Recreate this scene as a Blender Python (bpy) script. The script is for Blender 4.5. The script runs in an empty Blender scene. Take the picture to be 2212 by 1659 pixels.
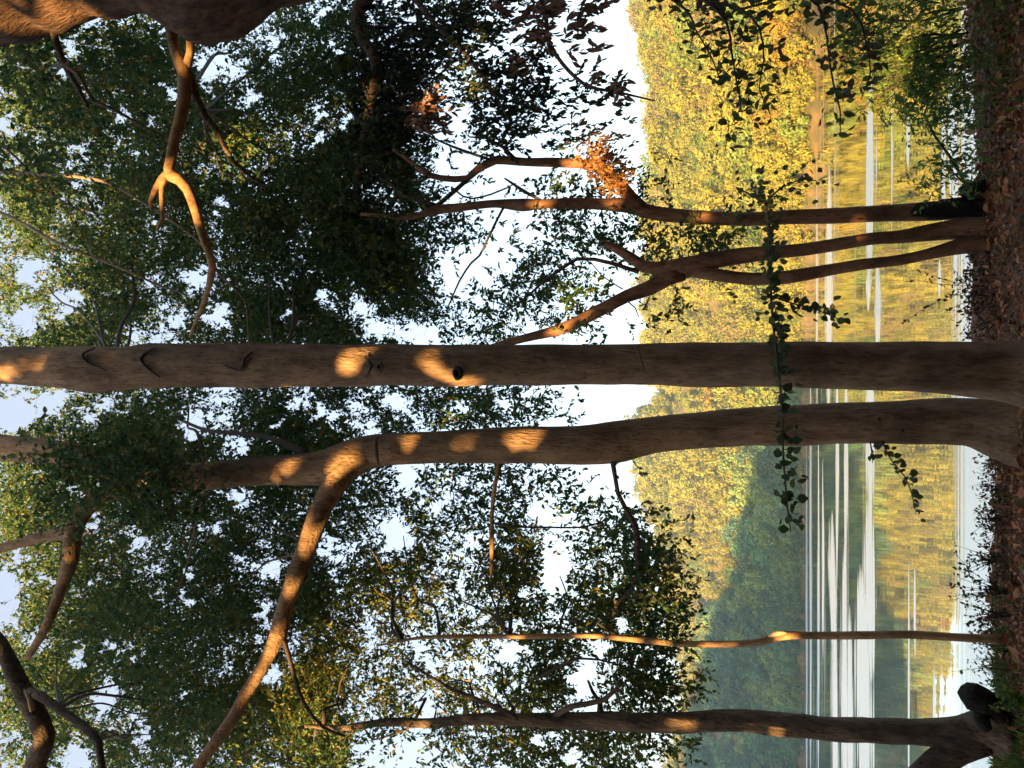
import bpy, math, random
import numpy as np
from mathutils import Vector, Matrix, noise

random.seed(7)
rng = np.random.default_rng(11)
sc = bpy.context.scene
COL = sc.collection
R = math.radians

# ------------------------------------------------------------------ camera
EYE = 2.6                       # metres above the lake
F_PX, CX, CY = 1620.0, 1106.0, 829.5
PITCH = math.atan((1718 - CX) / F_PX)
SP, CP = math.sin(PITCH), math.cos(PITCH)
cam_d = bpy.data.cameras.new('camera')
cam = bpy.data.objects.new('camera', cam_d)
COL.objects.link(cam)
cam_d.sensor_fit = 'HORIZONTAL'
cam_d.sensor_width = 36.0
cam_d.lens = F_PX / 2212 * 36
cam_d.clip_start = 0.05
cam_d.clip_end = 5000
m = Matrix(((0, 1, 0, 0), (SP, 0, -CP, 0), (-CP, 0, -SP, EYE), (0, 0, 0, 1)))   # the phone was held on its side
cam.matrix_world = m
sc.camera = cam

# ------------------------------------------------------------------ sky and sun
SUN_EL, SUN_AZ = R(9.0), R(30.0)            # low sun behind the camera, 30 degrees to the left
SH = np.array([-math.sin(SUN_AZ), -math.cos(SUN_AZ)])
S = np.array([SH[0] * math.cos(SUN_EL), SH[1] * math.cos(SUN_EL), math.sin(SUN_EL)])
world = bpy.data.worlds.new('World')
sc.world = world
world.use_nodes = True
wn = world.node_tree
sky = wn.nodes.new('ShaderNodeTexSky')
sky.sky_type = 'NISHITA'
sky.sun_disc = False
sky.sun_elevation = SUN_EL
sky.sun_rotation = math.pi + SUN_AZ
sky.air_density = 1.0
sky.dust_density = 4.0
sky.ozone_density = 1.0
veil = wn.nodes.new('ShaderNodeMix')        # thin even cloud veil over the whole sky
veil.data_type = 'RGBA'
veil.inputs[0].default_value = 0.22
veil.inputs[7].default_value = (2.7, 2.4, 2.5, 1)
wn.links.new(sky.outputs[0], veil.inputs[6])
bg = wn.nodes['Background']
bg.inputs[1].default_value = 0.090
wn.links.new(veil.outputs[2], bg.inputs[0])
sun_d = bpy.data.lights.new('sun', 'SUN')
sun_d.energy = 4.7
sun_d.angle = R(0.53)
sun_d.color = (1.0, 0.58, 0.20)
sun = bpy.data.objects.new('sun', sun_d)
COL.objects.link(sun)
sun.location = (-60, -100, 60)
sun.rotation_euler = Vector(S).to_track_quat('Z', 'Y').to_euler()
sc.view_settings.view_transform = 'Standard'
sc.view_settings.look = 'None'
sc.view_settings.exposure = 2.82
sc.view_settings.gamma = 1.0
sc.view_settings.use_curve_mapping = False
sc.render.engine = 'CYCLES'
sc.cycles.use_denoising = True
sc.cycles.max_bounces = 6
sc.cycles.diffuse_bounces = 3
sc.cycles.glossy_bounces = 3
sc.cycles.transmission_bounces = 3
sc.cycles.caustics_reflective = False
sc.cycles.caustics_refractive = False


# ------------------------------------------------------------------ geometry helpers
def rays(x, y):
    """world direction of photo positions (display pixels, 2212 wide), scaled so that world y = 1"""
    x = np.asarray(x, float); y = np.asarray(y, float)
    down = (x - CX) / F_PX
    right = (CY - y) / F_PX
    dx, dy, dz = right, CP + down * SP, SP - down * CP
    return np.stack([dx / dy, np.ones_like(dy), dz / dy], -1)


def at(x, y, Y):
    return rays(x, y) * np.asarray(Y, float)[..., None] + np.array([0, 0, EYE])


def depth(p):
    return p[..., 1] * CP + (p[..., 2] - EYE) * SP


def project(p):
    d = np.maximum(depth(p), 1e-3)
    up = -p[..., 1] * SP + (p[..., 2] - EYE) * CP
    return CX - up / d * F_PX, CY - p[..., 0] / d * F_PX


def lake_dist(x):
    return EYE / math.tan(math.atan((x - CX) / F_PX) - PITCH)


def tag(o, label=None, cat=None, group=None, kind=None):
    for k, v in (('label', label), ('category', cat), ('group', group), ('kind', kind)):
        if v:
            o[k] = v
    return o


def thing(name, loc, label, cat, group=None):
    o = bpy.data.objects.new(name, None)
    o.empty_display_size = 0.2
    o.location = loc
    COL.objects.link(o)
    return tag(o, label, cat, group)


def mesh_np(name, verts, faces, mat, parent=None, smooth=True, kind=None, tint=None):
    """faces: (n,k) array; verts in world space; the object sits at its parent's origin"""
    verts = np.asarray(verts, np.float32)
    faces = np.asarray(faces, np.int32)
    me = bpy.data.meshes.new(name)
    if parent is not None:
        verts = verts - np.array(parent_origin(parent), np.float32)
    nv, (nf, k) = len(verts), faces.shape
    me.vertices.add(nv)
    me.vertices.foreach_set('co', verts.ravel())
    me.loops.add(nf * k)
    me.loops.foreach_set('vertex_index', faces.ravel())
    me.polygons.add(nf)
    me.polygons.foreach_set('loop_start', np.arange(0, nf * k, k, dtype=np.int32))
    me.polygons.foreach_set('use_smooth', np.full(nf, smooth))
    if tint is not None:
        a = me.color_attributes.new('tint', 'FLOAT_COLOR', 'POINT')
        a.data.foreach_set('color', np.asarray(tint, np.float32).ravel())
    me.update(calc_edges=True)
    me.materials.append(mat)
    o = bpy.data.objects.new(name, me)
    COL.objects.link(o)
    if parent is not None:
        o.parent = parent
    if kind:
        o['kind'] = kind
    return o


def parent_origin(p):
    v = Vector((0, 0, 0))
    while p is not None:
        v = v + p.location
        p = p.parent
    return tuple(v)


def smooth_path(pts, step):
    """Catmull-Rom through rows (x,y,z,r), resampled about every step metres"""
    P = np.array(pts, float)
    P = np.vstack([2 * P[0] - P[1], P, 2 * P[-1] - P[-2]])
    out = []
    for i in range(1, len(P) - 2):
        n = max(1, int(np.linalg.norm(P[i + 1, :3] - P[i, :3]) / step))
        for t in np.arange(n) / n:
            t2, t3 = t * t, t * t * t
            out.append(0.5 * ((2 * P[i]) + (-P[i - 1] + P[i + 1]) * t + (2 * P[i - 1] - 5 * P[i] + 4 * P[i + 1] - P[i + 2]) * t2
                              + (-P[i - 1] + 3 * P[i] - 3 * P[i + 1] + P[i + 2]) * t3))
    out.append(P[-2])
    out = np.array(out)
    out[:, 3] = np.maximum(out[:, 3], 0.0012)
    return out


def tube_arrays(path, nseg, bump=0.04, freq=2.0, seed=0.0, flute=0.0):
    pos, rad = path[:, :3], path[:, 3]
    n = len(pos)
    tang = np.gradient(pos, axis=0)
    tang /= np.linalg.norm(tang, axis=1)[:, None] + 1e-9
    nor = np.zeros_like(pos)
    ref = np.array([0.3, -1.0, 0.1])
    u = ref - tang[0] * ref.dot(tang[0]); u /= np.linalg.norm(u)
    for i in range(n):
        u = u - tang[i] * u.dot(tang[i])
        u /= np.linalg.norm(u) + 1e-9
        nor[i] = u
    bi = np.cross(tang, nor)
    ang = np.arange(nseg) / nseg * 2 * math.pi
    V = np.empty((n, nseg, 3))
    for i in range(n):
        for j in range(nseg):
            d = nor[i] * math.cos(ang[j]) + bi[i] * math.sin(ang[j])
            r = rad[i]
            q = pos[i] * freq + d * 0.9
            k = 1 + bump * noise.noise((q[0] + seed, q[1], q[2])) * 1.6 + bump * 0.5 * noise.noise((q[0] * 3 + seed, q[1] * 3, q[2] * 3))
            if flute:
                k += flute * math.sin(ang[j] * 5 + seed) * max(0.0, 1 - i / (n * 0.22)) ** 2
            V[i, j] = pos[i] + d * r * k
    V = V.reshape(-1, 3)
    F = []
    for i in range(n - 1):
        for j in range(nseg):
            a, b = i * nseg + j, i * nseg + (j + 1) % nseg
            F.append((a, b, b + nseg, a + nseg))
    base = len(V)
    V = np.vstack([V, pos[0], pos[-1] + tang[-1] * rad[-1] * 0.6])
    for j in range(nseg):
        F.append((base, (j + 1) % nseg, j, j))
        e = (n - 1) * nseg
        F.append((base + 1, e + j, e + (j + 1) % nseg, e + (j + 1) % nseg))
    return V, F


def mesh_pydata(name, V, F, mat, parent=None, smooth=True, kind=None):
    org = np.array(parent_origin(parent)) if parent is not None else np.zeros(3)
    me = bpy.data.meshes.new(name)
    F2 = [tuple(dict.fromkeys(f)) for f in F]
    me.from_pydata([tuple(v) for v in (np.asarray(V) - org)], [], F2)
    me.update()
    if smooth:
        me.polygons.foreach_set('use_smooth', [True] * len(me.polygons))
    me.materials.append(mat)
    o = bpy.data.objects.new(name, me)
    COL.objects.link(o)
    if parent is not None:
        o.parent = parent
    if kind:
        o['kind'] = kind
    return o


_seed = [0.0]


def px_path(rows, step=0.12):
    """rows (x, y, Y, half width) in photo pixels and metres forward -> smoothed world path with radii"""
    rows = np.array(rows, float)
    p = at(rows[:, 0], rows[:, 1], rows[:, 2])
    r = rows[:, 3] * depth(p) / F_PX
    return smooth_path(np.column_stack([p, r]), step)


def limb(name, rows, mat, parent, nseg=10, bump=0.06, step=0.12, flute=0.0, freq=2.0):
    _seed[0] += 13.7
    V, F = tube_arrays(px_path(rows, step), nseg, bump, freq, _seed[0], flute)
    return mesh_pydata(name, V, F, mat, parent)


# ------------------------------------------------------------------ materials
def new_mat(name):
    mt = bpy.data.materials.new(name)
    mt.use_nodes = True
    nt = mt.node_tree
    nt.nodes.clear()
    out = nt.nodes.new('ShaderNodeOutputMaterial')
    return mt, nt, out


def N(nt, typ, **kw):
    n = nt.nodes.new(typ)
    for k, v in kw.items():
        setattr(n, k, v)
    return n


def ramp(nt, stops, src):
    r = nt.nodes.new('ShaderNodeValToRGB')
    e = r.color_ramp.elements
    while len(e) > 1:
        e.remove(e[-1])
    e[0].position, e[0].color = stops[0][0], (*stops[0][1], 1)
    for p, c in stops[1:]:
        q = e.new(p); q.color = (*c, 1)
    nt.links.new(src, r.inputs[0])
    return r.outputs[0]


def leaf_mat(name, stops, transl=0.38, gloss=0.022, attr=False):
    mt, nt, out = new_mat(name)
    L = nt.links.new
    geo = N(nt, 'ShaderNodeNewGeometry')
    col = ramp(nt, stops, geo.outputs['Random Per Island'])
    if attr:
        a = N(nt, 'ShaderNodeAttribute', attribute_type='INSTANCER', attribute_name='tint')
        mx = N(nt, 'ShaderNodeMix', data_type='RGBA', blend_type='MULTIPLY')
        mx.inputs[0].default_value = 1
        L(a.outputs[0], mx.inputs[6]); L(col, mx.inputs[7])
        col = mx.outputs[2]
    d = N(nt, 'ShaderNodeBsdfDiffuse'); t = N(nt, 'ShaderNodeBsdfTranslucent'); g = N(nt, 'ShaderNodeBsdfGlossy')
    g.inputs['Roughness'].default_value = 0.45
    g.inputs['Color'].default_value = (0.8, 0.8, 0.8, 1)
    L(col, d.inputs[0]); L(col, t.inputs[0])
    m1 = N(nt, 'ShaderNodeMixShader'); m1.inputs[0].default_value = transl
    L(d.outputs[0], m1.inputs[1]); L(t.outputs[0], m1.inputs[2])
    m2 = N(nt, 'ShaderNodeMixShader'); m2.inputs[0].default_value = gloss
    L(m1.outputs[0], m2.inputs[1]); L(g.outputs[0], m2.inputs[2])
    L(m2.outputs[0], out.inputs[0])
    return mt


def bark_mat(name, c1, c2, c3, scale=6.0, stretch=0.25, bump=0.4, fine=40.0, dist=0.03):
    mt, nt, out = new_mat(name)
    L = nt.links.new
    tc = N(nt, 'ShaderNodeTexCoord')
    mp = N(nt, 'ShaderNodeMapping'); mp.inputs['Scale'].default_value = (1, 1, stretch)
    L(tc.outputs['Object'], mp.inputs[0])
    n1 = N(nt, 'ShaderNodeTexNoise'); n1.inputs['Scale'].default_value = scale; n1.inputs['Detail'].default_value = 8; n1.inputs['Roughness'].default_value = 0.65
    L(mp.outputs[0], n1.inputs['Vector'])
    n2 = N(nt, 'ShaderNodeTexNoise'); n2.inputs['Scale'].default_value = fine; n2.inputs['Detail'].default_value = 6
    L(mp.outputs[0], n2.inputs['Vector'])
    n3 = N(nt, 'ShaderNodeTexNoise'); n3.inputs['Scale'].default_value = 1.6; n3.inputs['Detail'].default_value = 4
    L(tc.outputs['Object'], n3.inputs['Vector'])
    base = ramp(nt, [(0.3, c1), (0.52, c2), (0.75, c3)], n1.outputs[0])
    blot = ramp(nt, [(0.33, (0.58, 0.56, 0.54)), (0.5, (0.95, 0.94, 0.92)), (0.68, (1.2, 1.16, 1.1))], n3.outputs[0])
    mx = N(nt, 'ShaderNodeMix', data_type='RGBA', blend_type='MULTIPLY'); mx.inputs[0].default_value = 1
    L(base, mx.inputs[6]); L(blot, mx.inputs[7])
    fn = ramp(nt, [(0.28, (0.45, 0.43, 0.42)), (0.42, (0.9, 0.9, 0.9)), (0.7, (1.15, 1.15, 1.15))], n2.outputs[0])
    mx2 = N(nt, 'ShaderNodeMix', data_type='RGBA', blend_type='MULTIPLY'); mx2.inputs[0].default_value = 1
    L(mx.outputs[2], mx2.inputs[6]); L(fn, mx2.inputs[7])
    b = N(nt, 'ShaderNodeBsdfPrincipled')
    b.inputs['Roughness'].default_value = 0.85
    b.inputs['Specular IOR Level'].default_value = 0.25
    L(mx2.outputs[2], b.inputs['Base Color'])
    ad = N(nt, 'ShaderNodeMath', operation='ADD')
    L(n1.outputs[0], ad.inputs[0])
    ml = N(nt, 'ShaderNodeMath', operation='MULTIPLY'); ml.inputs[1].default_value = 0.4
    L(n2.outputs[0], ml.inputs[0]); L(ml.outputs[0], ad.inputs[1])
    bp = N(nt, 'ShaderNodeBump'); bp.inputs['Strength'].default_value = bump; bp.inputs['Distance'].default_value = dist
    L(ad.outputs[0], bp.inputs['Height']); L(bp.outputs[0], b.inputs['Normal'])
    L(b.outputs[0], out.inputs[0])
    return mt


def plain_mat(name, c, rough=0.8):
    mt, nt, out = new_mat(name)
    tc = N(nt, 'ShaderNodeTexCoord')
    n1 = N(nt, 'ShaderNodeTexNoise'); n1.inputs['Scale'].default_value = 30
    nt.links.new(tc.outputs['Object'], n1.inputs['Vector'])
    b = N(nt, 'ShaderNodeBsdfPrincipled'); b.inputs['Roughness'].default_value = rough
    nt.links.new(ramp(nt, [(0.3, tuple(x * 0.7 for x in c)), (0.7, tuple(min(1, x * 1.2) for x in c))], n1.outputs[0]), b.inputs['Base Color'])
    nt.links.new(b.outputs[0], out.inputs[0])
    return mt


M_SMOOTH = bark_mat('smooth_bark', (0.12, 0.074, 0.046), (0.265, 0.175, 0.108), (0.38, 0.265, 0.175), 9.0, 0.28, 0.9, 40.0, 0.045)
M_RED = bark_mat('red_brown_bark', (0.10, 0.05, 0.03), (0.24, 0.125, 0.075), (0.36, 0.20, 0.12), 9.0, 0.3, 0.5)
M_ROUGH = bark_mat('rough_bark', (0.045, 0.035, 0.028), (0.15, 0.11, 0.08), (0.26, 0.18, 0.125), 13.0, 0.3, 1.0, 40.0, 0.09)
M_BURL = bark_mat('burl_bark', (0.04, 0.024, 0.016), (0.14, 0.08, 0.048), (0.23, 0.135, 0.08), 16.0, 0.28, 1.0, 45.0, 0.12)
M_TAN = bark_mat('tan_bark', (0.20, 0.12, 0.06), (0.34, 0.21, 0.11), (0.42, 0.28, 0.16), 14.0, 0.3, 0.3)
M_TWIG = plain_mat('twig_bark', (0.07, 0.05, 0.035))
M_PALE = plain_mat('pale_stem', (0.22, 0.16, 0.11))
M_SCAR = plain_mat('bark_scar', (0.06, 0.04, 0.028))
M_CHAR = bark_mat('charred_wood', (0.006, 0.005, 0.005), (0.022, 0.018, 0.015), (0.06, 0.045, 0.034), 14.0, 0.5, 1.0, 40.0, 0.08)
M_SNAG = plain_mat('bare_wood', (0.55, 0.38, 0.22))
M_HOLE = plain_mat('hollow_wood', (0.015, 0.011, 0.008))
M_LEAF = leaf_mat('canopy_leaf', [(0.0, (0.032, 0.088, 0.038)), (0.45, (0.058, 0.135, 0.045)), (0.8, (0.10, 0.17, 0.042)), (0.93, (0.15, 0.16, 0.03)), (0.985, (0.26, 0.19, 0.045))])
M_LEAF_Y = leaf_mat('yellow_green_leaf', [(0.0, (0.04, 0.085, 0.02)), (0.4, (0.075, 0.125, 0.022)), (0.75, (0.13, 0.16, 0.025)), (0.93, (0.25, 0.21, 0.03))], 0.45)
M_LEAF_D = leaf_mat('dark_leaf', [(0.0, (0.014, 0.026, 0.012)), (0.6, (0.026, 0.045, 0.018)), (0.9, (0.05, 0.07, 0.02))], 0.25)
M_DRY = leaf_mat('dry_brown_leaf', [(0.0, (0.11, 0.06, 0.042)), (0.5, (0.20, 0.11, 0.072)), (0.9, (0.28, 0.16, 0.10))], 0.25)
M_ORANGE = leaf_mat('dry_orange_leaf', [(0.0, (0.12, 0.055, 0.02)), (0.5, (0.26, 0.12, 0.035)), (0.9, (0.34, 0.18, 0.055))], 0.35)
M_LITTER = leaf_mat('leaf_litter', [(0.0, (0.05, 0.022, 0.012)), (0.2, (0.22, 0.09, 0.042)), (0.55, (0.42, 0.18, 0.08)), (0.88, (0.55, 0.29, 0.15)), (0.97, (0.12, 0.14, 0.035))], 0.12)
M_DRYGROWTH = leaf_mat('dry_growth', [(0.0, (0.06, 0.032, 0.02)), (0.5, (0.14, 0.075, 0.045)), (0.9, (0.24, 0.13, 0.07)), (0.97, (0.09, 0.12, 0.03))], 0.2)
M_GRASS = leaf_mat('grass_blade', [(0.0, (0.07, 0.13, 0.03)), (0.6, (0.13, 0.20, 0.04)), (0.95, (0.24, 0.25, 0.07))], 0.4)
M_SHRUB = leaf_mat('shrub_leaf', [(0.0, (0.07, 0.15, 0.05)), (0.6, (0.13, 0.25, 0.06)), (0.95, (0.22, 0.34, 0.07))], 0.5)
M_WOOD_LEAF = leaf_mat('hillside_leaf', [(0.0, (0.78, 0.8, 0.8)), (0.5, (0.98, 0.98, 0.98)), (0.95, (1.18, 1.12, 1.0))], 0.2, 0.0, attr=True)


# ------------------------------------------------------------------ leaves
GAPS = np.array([  # open sky between the leaves: x, y, rx, ry
    (445, 150, 20, 38), (502, 155, 20, 20), (365, 195, 13, 20), (150, 100, 16, 28), (217, 35, 16, 10), (127, 160, 12, 16), (184, 190, 12, 14),
    (260, 250, 22, 13), (325, 260, 13, 15), (13, 275, 20, 22), (57, 144, 12, 10), (180, 318, 16, 20), (147, 362, 22, 10), (470, 440, 18, 12),
    (690, 245, 12, 24), (683, 300, 12, 22), (164, 402, 10, 8), (130, 432, 12, 8), (10, 205, 14, 10), (540, 210, 14, 26), (600, 75, 10, 18), (690, 40, 10, 22), (720, 95, 14, 14),
    (835, 74, 16, 11), (765, 40, 12, 10), (745, 260, 10, 26),
    (65, 590, 26, 40), (55, 690, 34, 30), (140, 660, 22, 36), (172, 640, 14, 16), (425, 600, 34, 28), (470, 680, 24, 26), (385, 690, 16, 20), (350, 735, 16, 9), (290, 720, 20, 14),
    (320, 618, 10, 8), (560, 600, 10, 8), (620, 690, 12, 14), (700, 650, 16, 20), (780, 668, 28, 20), (810, 710, 40, 22), (890, 720, 50, 24),
    (30, 895, 50, 42), (110, 870, 30, 22), (195, 905, 26, 12), (240, 880, 20, 12), (420, 910, 24, 30), (460, 845, 12, 10), (405, 935, 16, 16), (650, 870, 22, 16), (700, 895, 30, 14), (610, 915, 14, 10),
    (520, 965, 30, 14), (590, 960, 16, 8), (520, 1078, 26, 16), (480, 1065, 12, 10), (170, 1067, 12, 18), (380, 1075, 10, 9), (725, 915, 12, 10), (860, 870, 34, 18), (770, 880, 16, 14), (790, 925, 20, 12),
    (292, 1165, 13, 34), (203, 1137, 14, 22), (20, 1285, 26, 64), (42, 1200, 18, 14), (103, 1250, 14, 16), (173, 1410, 13, 28), (160, 1440, 14, 12), (474, 1143, 16, 16), (440, 1140, 10, 8),
    (513, 1207, 14, 12), (594, 1230, 26, 16), (574, 1330, 12, 36), (560, 1300, 12, 12), (707, 1182, 18, 34), (726, 1237, 14, 14), (310, 1588, 12, 34), (228, 1508, 30, 34), (215, 1540, 14, 14), (155, 1632, 34, 24),
    (394, 1503, 20, 12), (590, 1462, 20, 24), (340, 1285, 10, 12), (75, 1385, 16, 26), (30, 1590, 14, 10), (300, 1420, 12, 10), (230, 1400, 12, 12), (400, 1290, 12, 20), (410, 1230, 10, 14),
    (860, 1160, 30, 40), (830, 1130, 20, 14), (1200, 1225, 30, 48), (1185, 1165, 12, 20), (1258, 1470, 30, 46), (1100, 1408, 28, 24), (1105, 1352, 30, 10), (1290, 1400, 26, 18), (925, 1535, 18, 44), (870, 1495, 16, 14),
    (1150, 1545, 14, 18), (1170, 1600, 30, 12), (1240, 1640, 22, 20), (790, 1500, 10, 16), (770, 1620, 16, 14), (930, 1440, 14, 20), (1010, 1300, 14, 8), (1140, 1280, 14, 12), (1000, 1200, 10, 14), (900, 1400, 20, 16),
    (1340, 1350, 12, 26), (1220, 1330, 16, 14), (1160, 1110, 26, 24), (880, 1040, 20, 20), (960, 1080, 20, 24), (1000, 880, 18, 12), (1095, 870, 14, 10), (900, 905, 16, 14),
], float)
SUN_HOLES = []      # (point, radius): gaps in the leaves through which the sun gets in


def blocked_by_hole(p, more=0.02):
    bad = np.zeros(len(p), bool)
    for q, r in SUN_HOLES:
        v = p - q
        al = v @ S
        perp = np.linalg.norm(v - al[:, None] * S, axis=1)
        bad |= (al > 0.15) & (perp < r + more)
    return bad


def in_gap(x, y, grow=1.0):
    """ragged: the margin of every gap is broken up by single leaves"""
    x = x + 9 * np.sin(y / 7.3 + 1.7) + 6 * np.sin(y / 3.1) + 5 * np.sin(x / 5.7); y = y + 9 * np.sin(x / 6.1 + 0.4) + 6 * np.sin(x / 2.9)
    lim = rng.uniform(0.35, 1.75, len(x)) * grow * grow
    bad = np.zeros(len(x), bool)
    for gx, gy, rx, ry in GAPS:
        bad |= ((x - gx) / rx) ** 2 + ((y - gy) / ry) ** 2 < lim
    return bad


def unit(v):
    return v / (np.linalg.norm(v, axis=-1, keepdims=True) + 1e-9)


def leaf_arrays(c, d, nrm, ln, wd):
    """one folded leaf per row, base at c, tip along d"""
    n = len(c)
    side = unit(np.cross(d, nrm))
    up = np.cross(side, d)
    fold = 0.25
    prof = [(0.0, 0.0, 0), (0.32, 0.5, 1), (0.7, 0.38, 1), (1.0, 0.0, 0), (0.7, -0.38, 1), (0.32, -0.5, 1)]
    V = np.empty((n, 6, 3))
    for k, (a, s, f) in enumerate(prof):
        V[:, k] = c + d * (ln * a)[:, None] + side * (wd * s)[:, None] + up * (wd * fold * f - ln * 0.12 * a * a)[:, None]
    i = np.arange(n)[:, None] * 6
    F = np.stack([i + np.array([0, 1, 2, 3]), i + np.array([0, 3, 4, 5])], 1).reshape(-1, 4)
    return V.reshape(-1, 3), F


def twig_arrays(a, b, r):
    n = len(a)
    d = unit(b - a)
    ref = np.where(np.abs(d[:, 2:3]) > 0.9, np.array([[1.0, 0, 0]]), np.array([[0, 0, 1.0]]))
    u = unit(np.cross(d, ref)); v = np.cross(d, u)
    V = np.empty((n, 6, 3))
    for k in range(3):
        an = k * 2 * math.pi / 3
        o = u * math.cos(an) + v * math.sin(an)
        V[:, k] = a + o * r[:, None]
        V[:, k + 3] = b + o * (r * 0.5)[:, None]
    i = np.arange(n)[:, None] * 6
    F = np.stack([i + np.array([0, 1, 4, 3]), i + np.array([1, 2, 5, 4]), i + np.array([2, 0, 3, 5])], 1).reshape(-1, 4)
    return V.reshape(-1, 3), F


def in_poly(x, y, poly):
    inside = np.zeros(len(x), bool)
    n = len(poly)
    for i in range(n):
        x1, y1 = poly[i]; x2, y2 = poly[(i + 1) % n]
        c = ((y1 > y) != (y2 > y))
        inside ^= c & (x < (x2 - x1) * (y - y1) / (y2 - y1 + 1e-9) + x1)
    return inside


DENSITY = 4.7


def make_sprays(region, droop=0.25, leaf=0.064, spread=0.17, clump=0.55, twigs=7, per=8, aspect=0.52, twig_len=0.26):
    """region: (polygon in photo pixels, optical depth, nearest Y, farthest Y) -> leaf and twig arrays"""
    poly, od, y0, y1 = region
    P = np.array(poly, float)
    x0, x1 = P[:, 0].min(), P[:, 0].max()
    v0, v1 = P[:, 1].min(), P[:, 1].max()
    mid = at(np.array([P[:, 0].mean()]), np.array([P[:, 1].mean()]), np.array([(y0 + y1) / 2]))
    px = F_PX / depth(mid)[0]
    one = leaf * leaf * aspect * 0.62 * 0.52 * px * px
    area = (x1 - x0) * (v1 - v0)
    n = max(2, int(area * od / (one * twigs * per) * DENSITY))
    x = rng.uniform(x0, x1, n); y = rng.uniform(v0, v1, n)
    ok = in_poly(x, y, poly) & ~in_gap(x, y, 1.1)
    if clump:
        w = np.array([noise.noise((a / 75.0, b / 75.0, y0 * 3.1)) for a, b in zip(x, y)])
        ok &= rng.uniform(0, 1, n) < np.clip(0.55 + clump * w * 2.2, 0.06, 1)
    x, y = x[ok], y[ok]
    Y = rng.uniform(y0, y1, len(x))
    c = at(x, y, Y)
    n = len(c)
    if n == 0:
        return None
    tc = np.repeat(c, twigs, 0) + rng.normal(0, spread, (n * twigs, 3))
    sd = unit(rng.normal(0, 1, (n, 3)) + np.array([0, 0, -droop * 2]))
    td = unit(np.repeat(sd, twigs, 0) * 0.8 + rng.normal(0, 0.7, (n * twigs, 3)) + np.array([0, 0, -droop]))
    tl = rng.uniform(0.6, 1.3, len(tc)) * twig_len
    gx, gy = project(tc + td * (tl * 0.5)[:, None])
    keep = ~in_gap(gx, gy)
    tc, td, tl = tc[keep], td[keep], tl[keep]
    te = tc + td * tl[:, None]
    k = np.tile(np.arange(per), len(tc))
    T = np.repeat(np.arange(len(tc)), per)
    f = (k + 0.6) / per
    base = tc[T] + td[T] * (tl[T] * f)[:, None]
    base[:, 2] -= 0.12 * droop * f * f * tl[T]
    side = unit(np.cross(td[T], rng.normal(0, 1, (len(T), 3))))
    d = unit(td[T] * 0.65 + side * 0.85 + np.array([0, 0, -droop * 0.9]) + rng.normal(0, 0.25, (len(T), 3)))
    nr = unit(np.array([0, 0, 0.7]) + rng.normal(0, 0.75, (len(T), 3)))
    ln = leaf * rng.uniform(0.45, 1.4, len(T))
    mx, my = project(base + d * (ln * 0.5)[:, None])
    ok = ~in_gap(mx, my, 0.9) & ~blocked_by_hole(base)
    lv = leaf_arrays(base[ok], d[ok], nr[ok], ln[ok], ln[ok] * aspect * rng.uniform(0.85, 1.15, ok.sum()))
    okt = ~blocked_by_hole(tc)
    tw = twig_arrays(tc[okt], te[okt], np.full(okt.sum(), 0.0028))
    return lv, tw


def join(parts):
    Vs, Fs, o = [], [], 0
    for V, F in parts:
        Vs.append(V); Fs.append(np.asarray(F) + o); o += len(V)
    return np.vstack(Vs), np.vstack(Fs)


def crown(parent, regions, mat=None, name='foliage', **kw):
    out = [r for r in (make_sprays(g, **kw) for g in regions) if r]
    V, F = join([o[0] for o in out])
    fo = mesh_np(name, V, F, mat or M_LEAF, parent, kind='stuff')
    V, F = join([o[1] for o in out])
    mesh_np('twigs', V, F, M_TWIG, parent, kind='stuff')
    return fo


# ------------------------------------------------------------------ setting: forest floor
def ground_z(x, y):
    crest = 0.79 + 0.05 * np.tanh((x - 0.2) / 0.8) + 0.22 * np.clip((x - 2.2) / 2.2, 0, 1) ** 1.5
    edge = 8.75 + 0.35 * np.sin(x * 0.9 + 0.6) + 0.2 * np.sin(x * 2.3)
    z = crest + 0.012 * (y - 8) - 0.04 * np.maximum(0, 6 - y) * 0.1
    over = np.clip((y - edge) / 1.5, 0, 1)
    z = z - (crest + 0.7) * over * over * (3 - 2 * over)
    back = np.clip((-y - 2) / 30, 0, 1)
    return z + 3.0 * back


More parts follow.
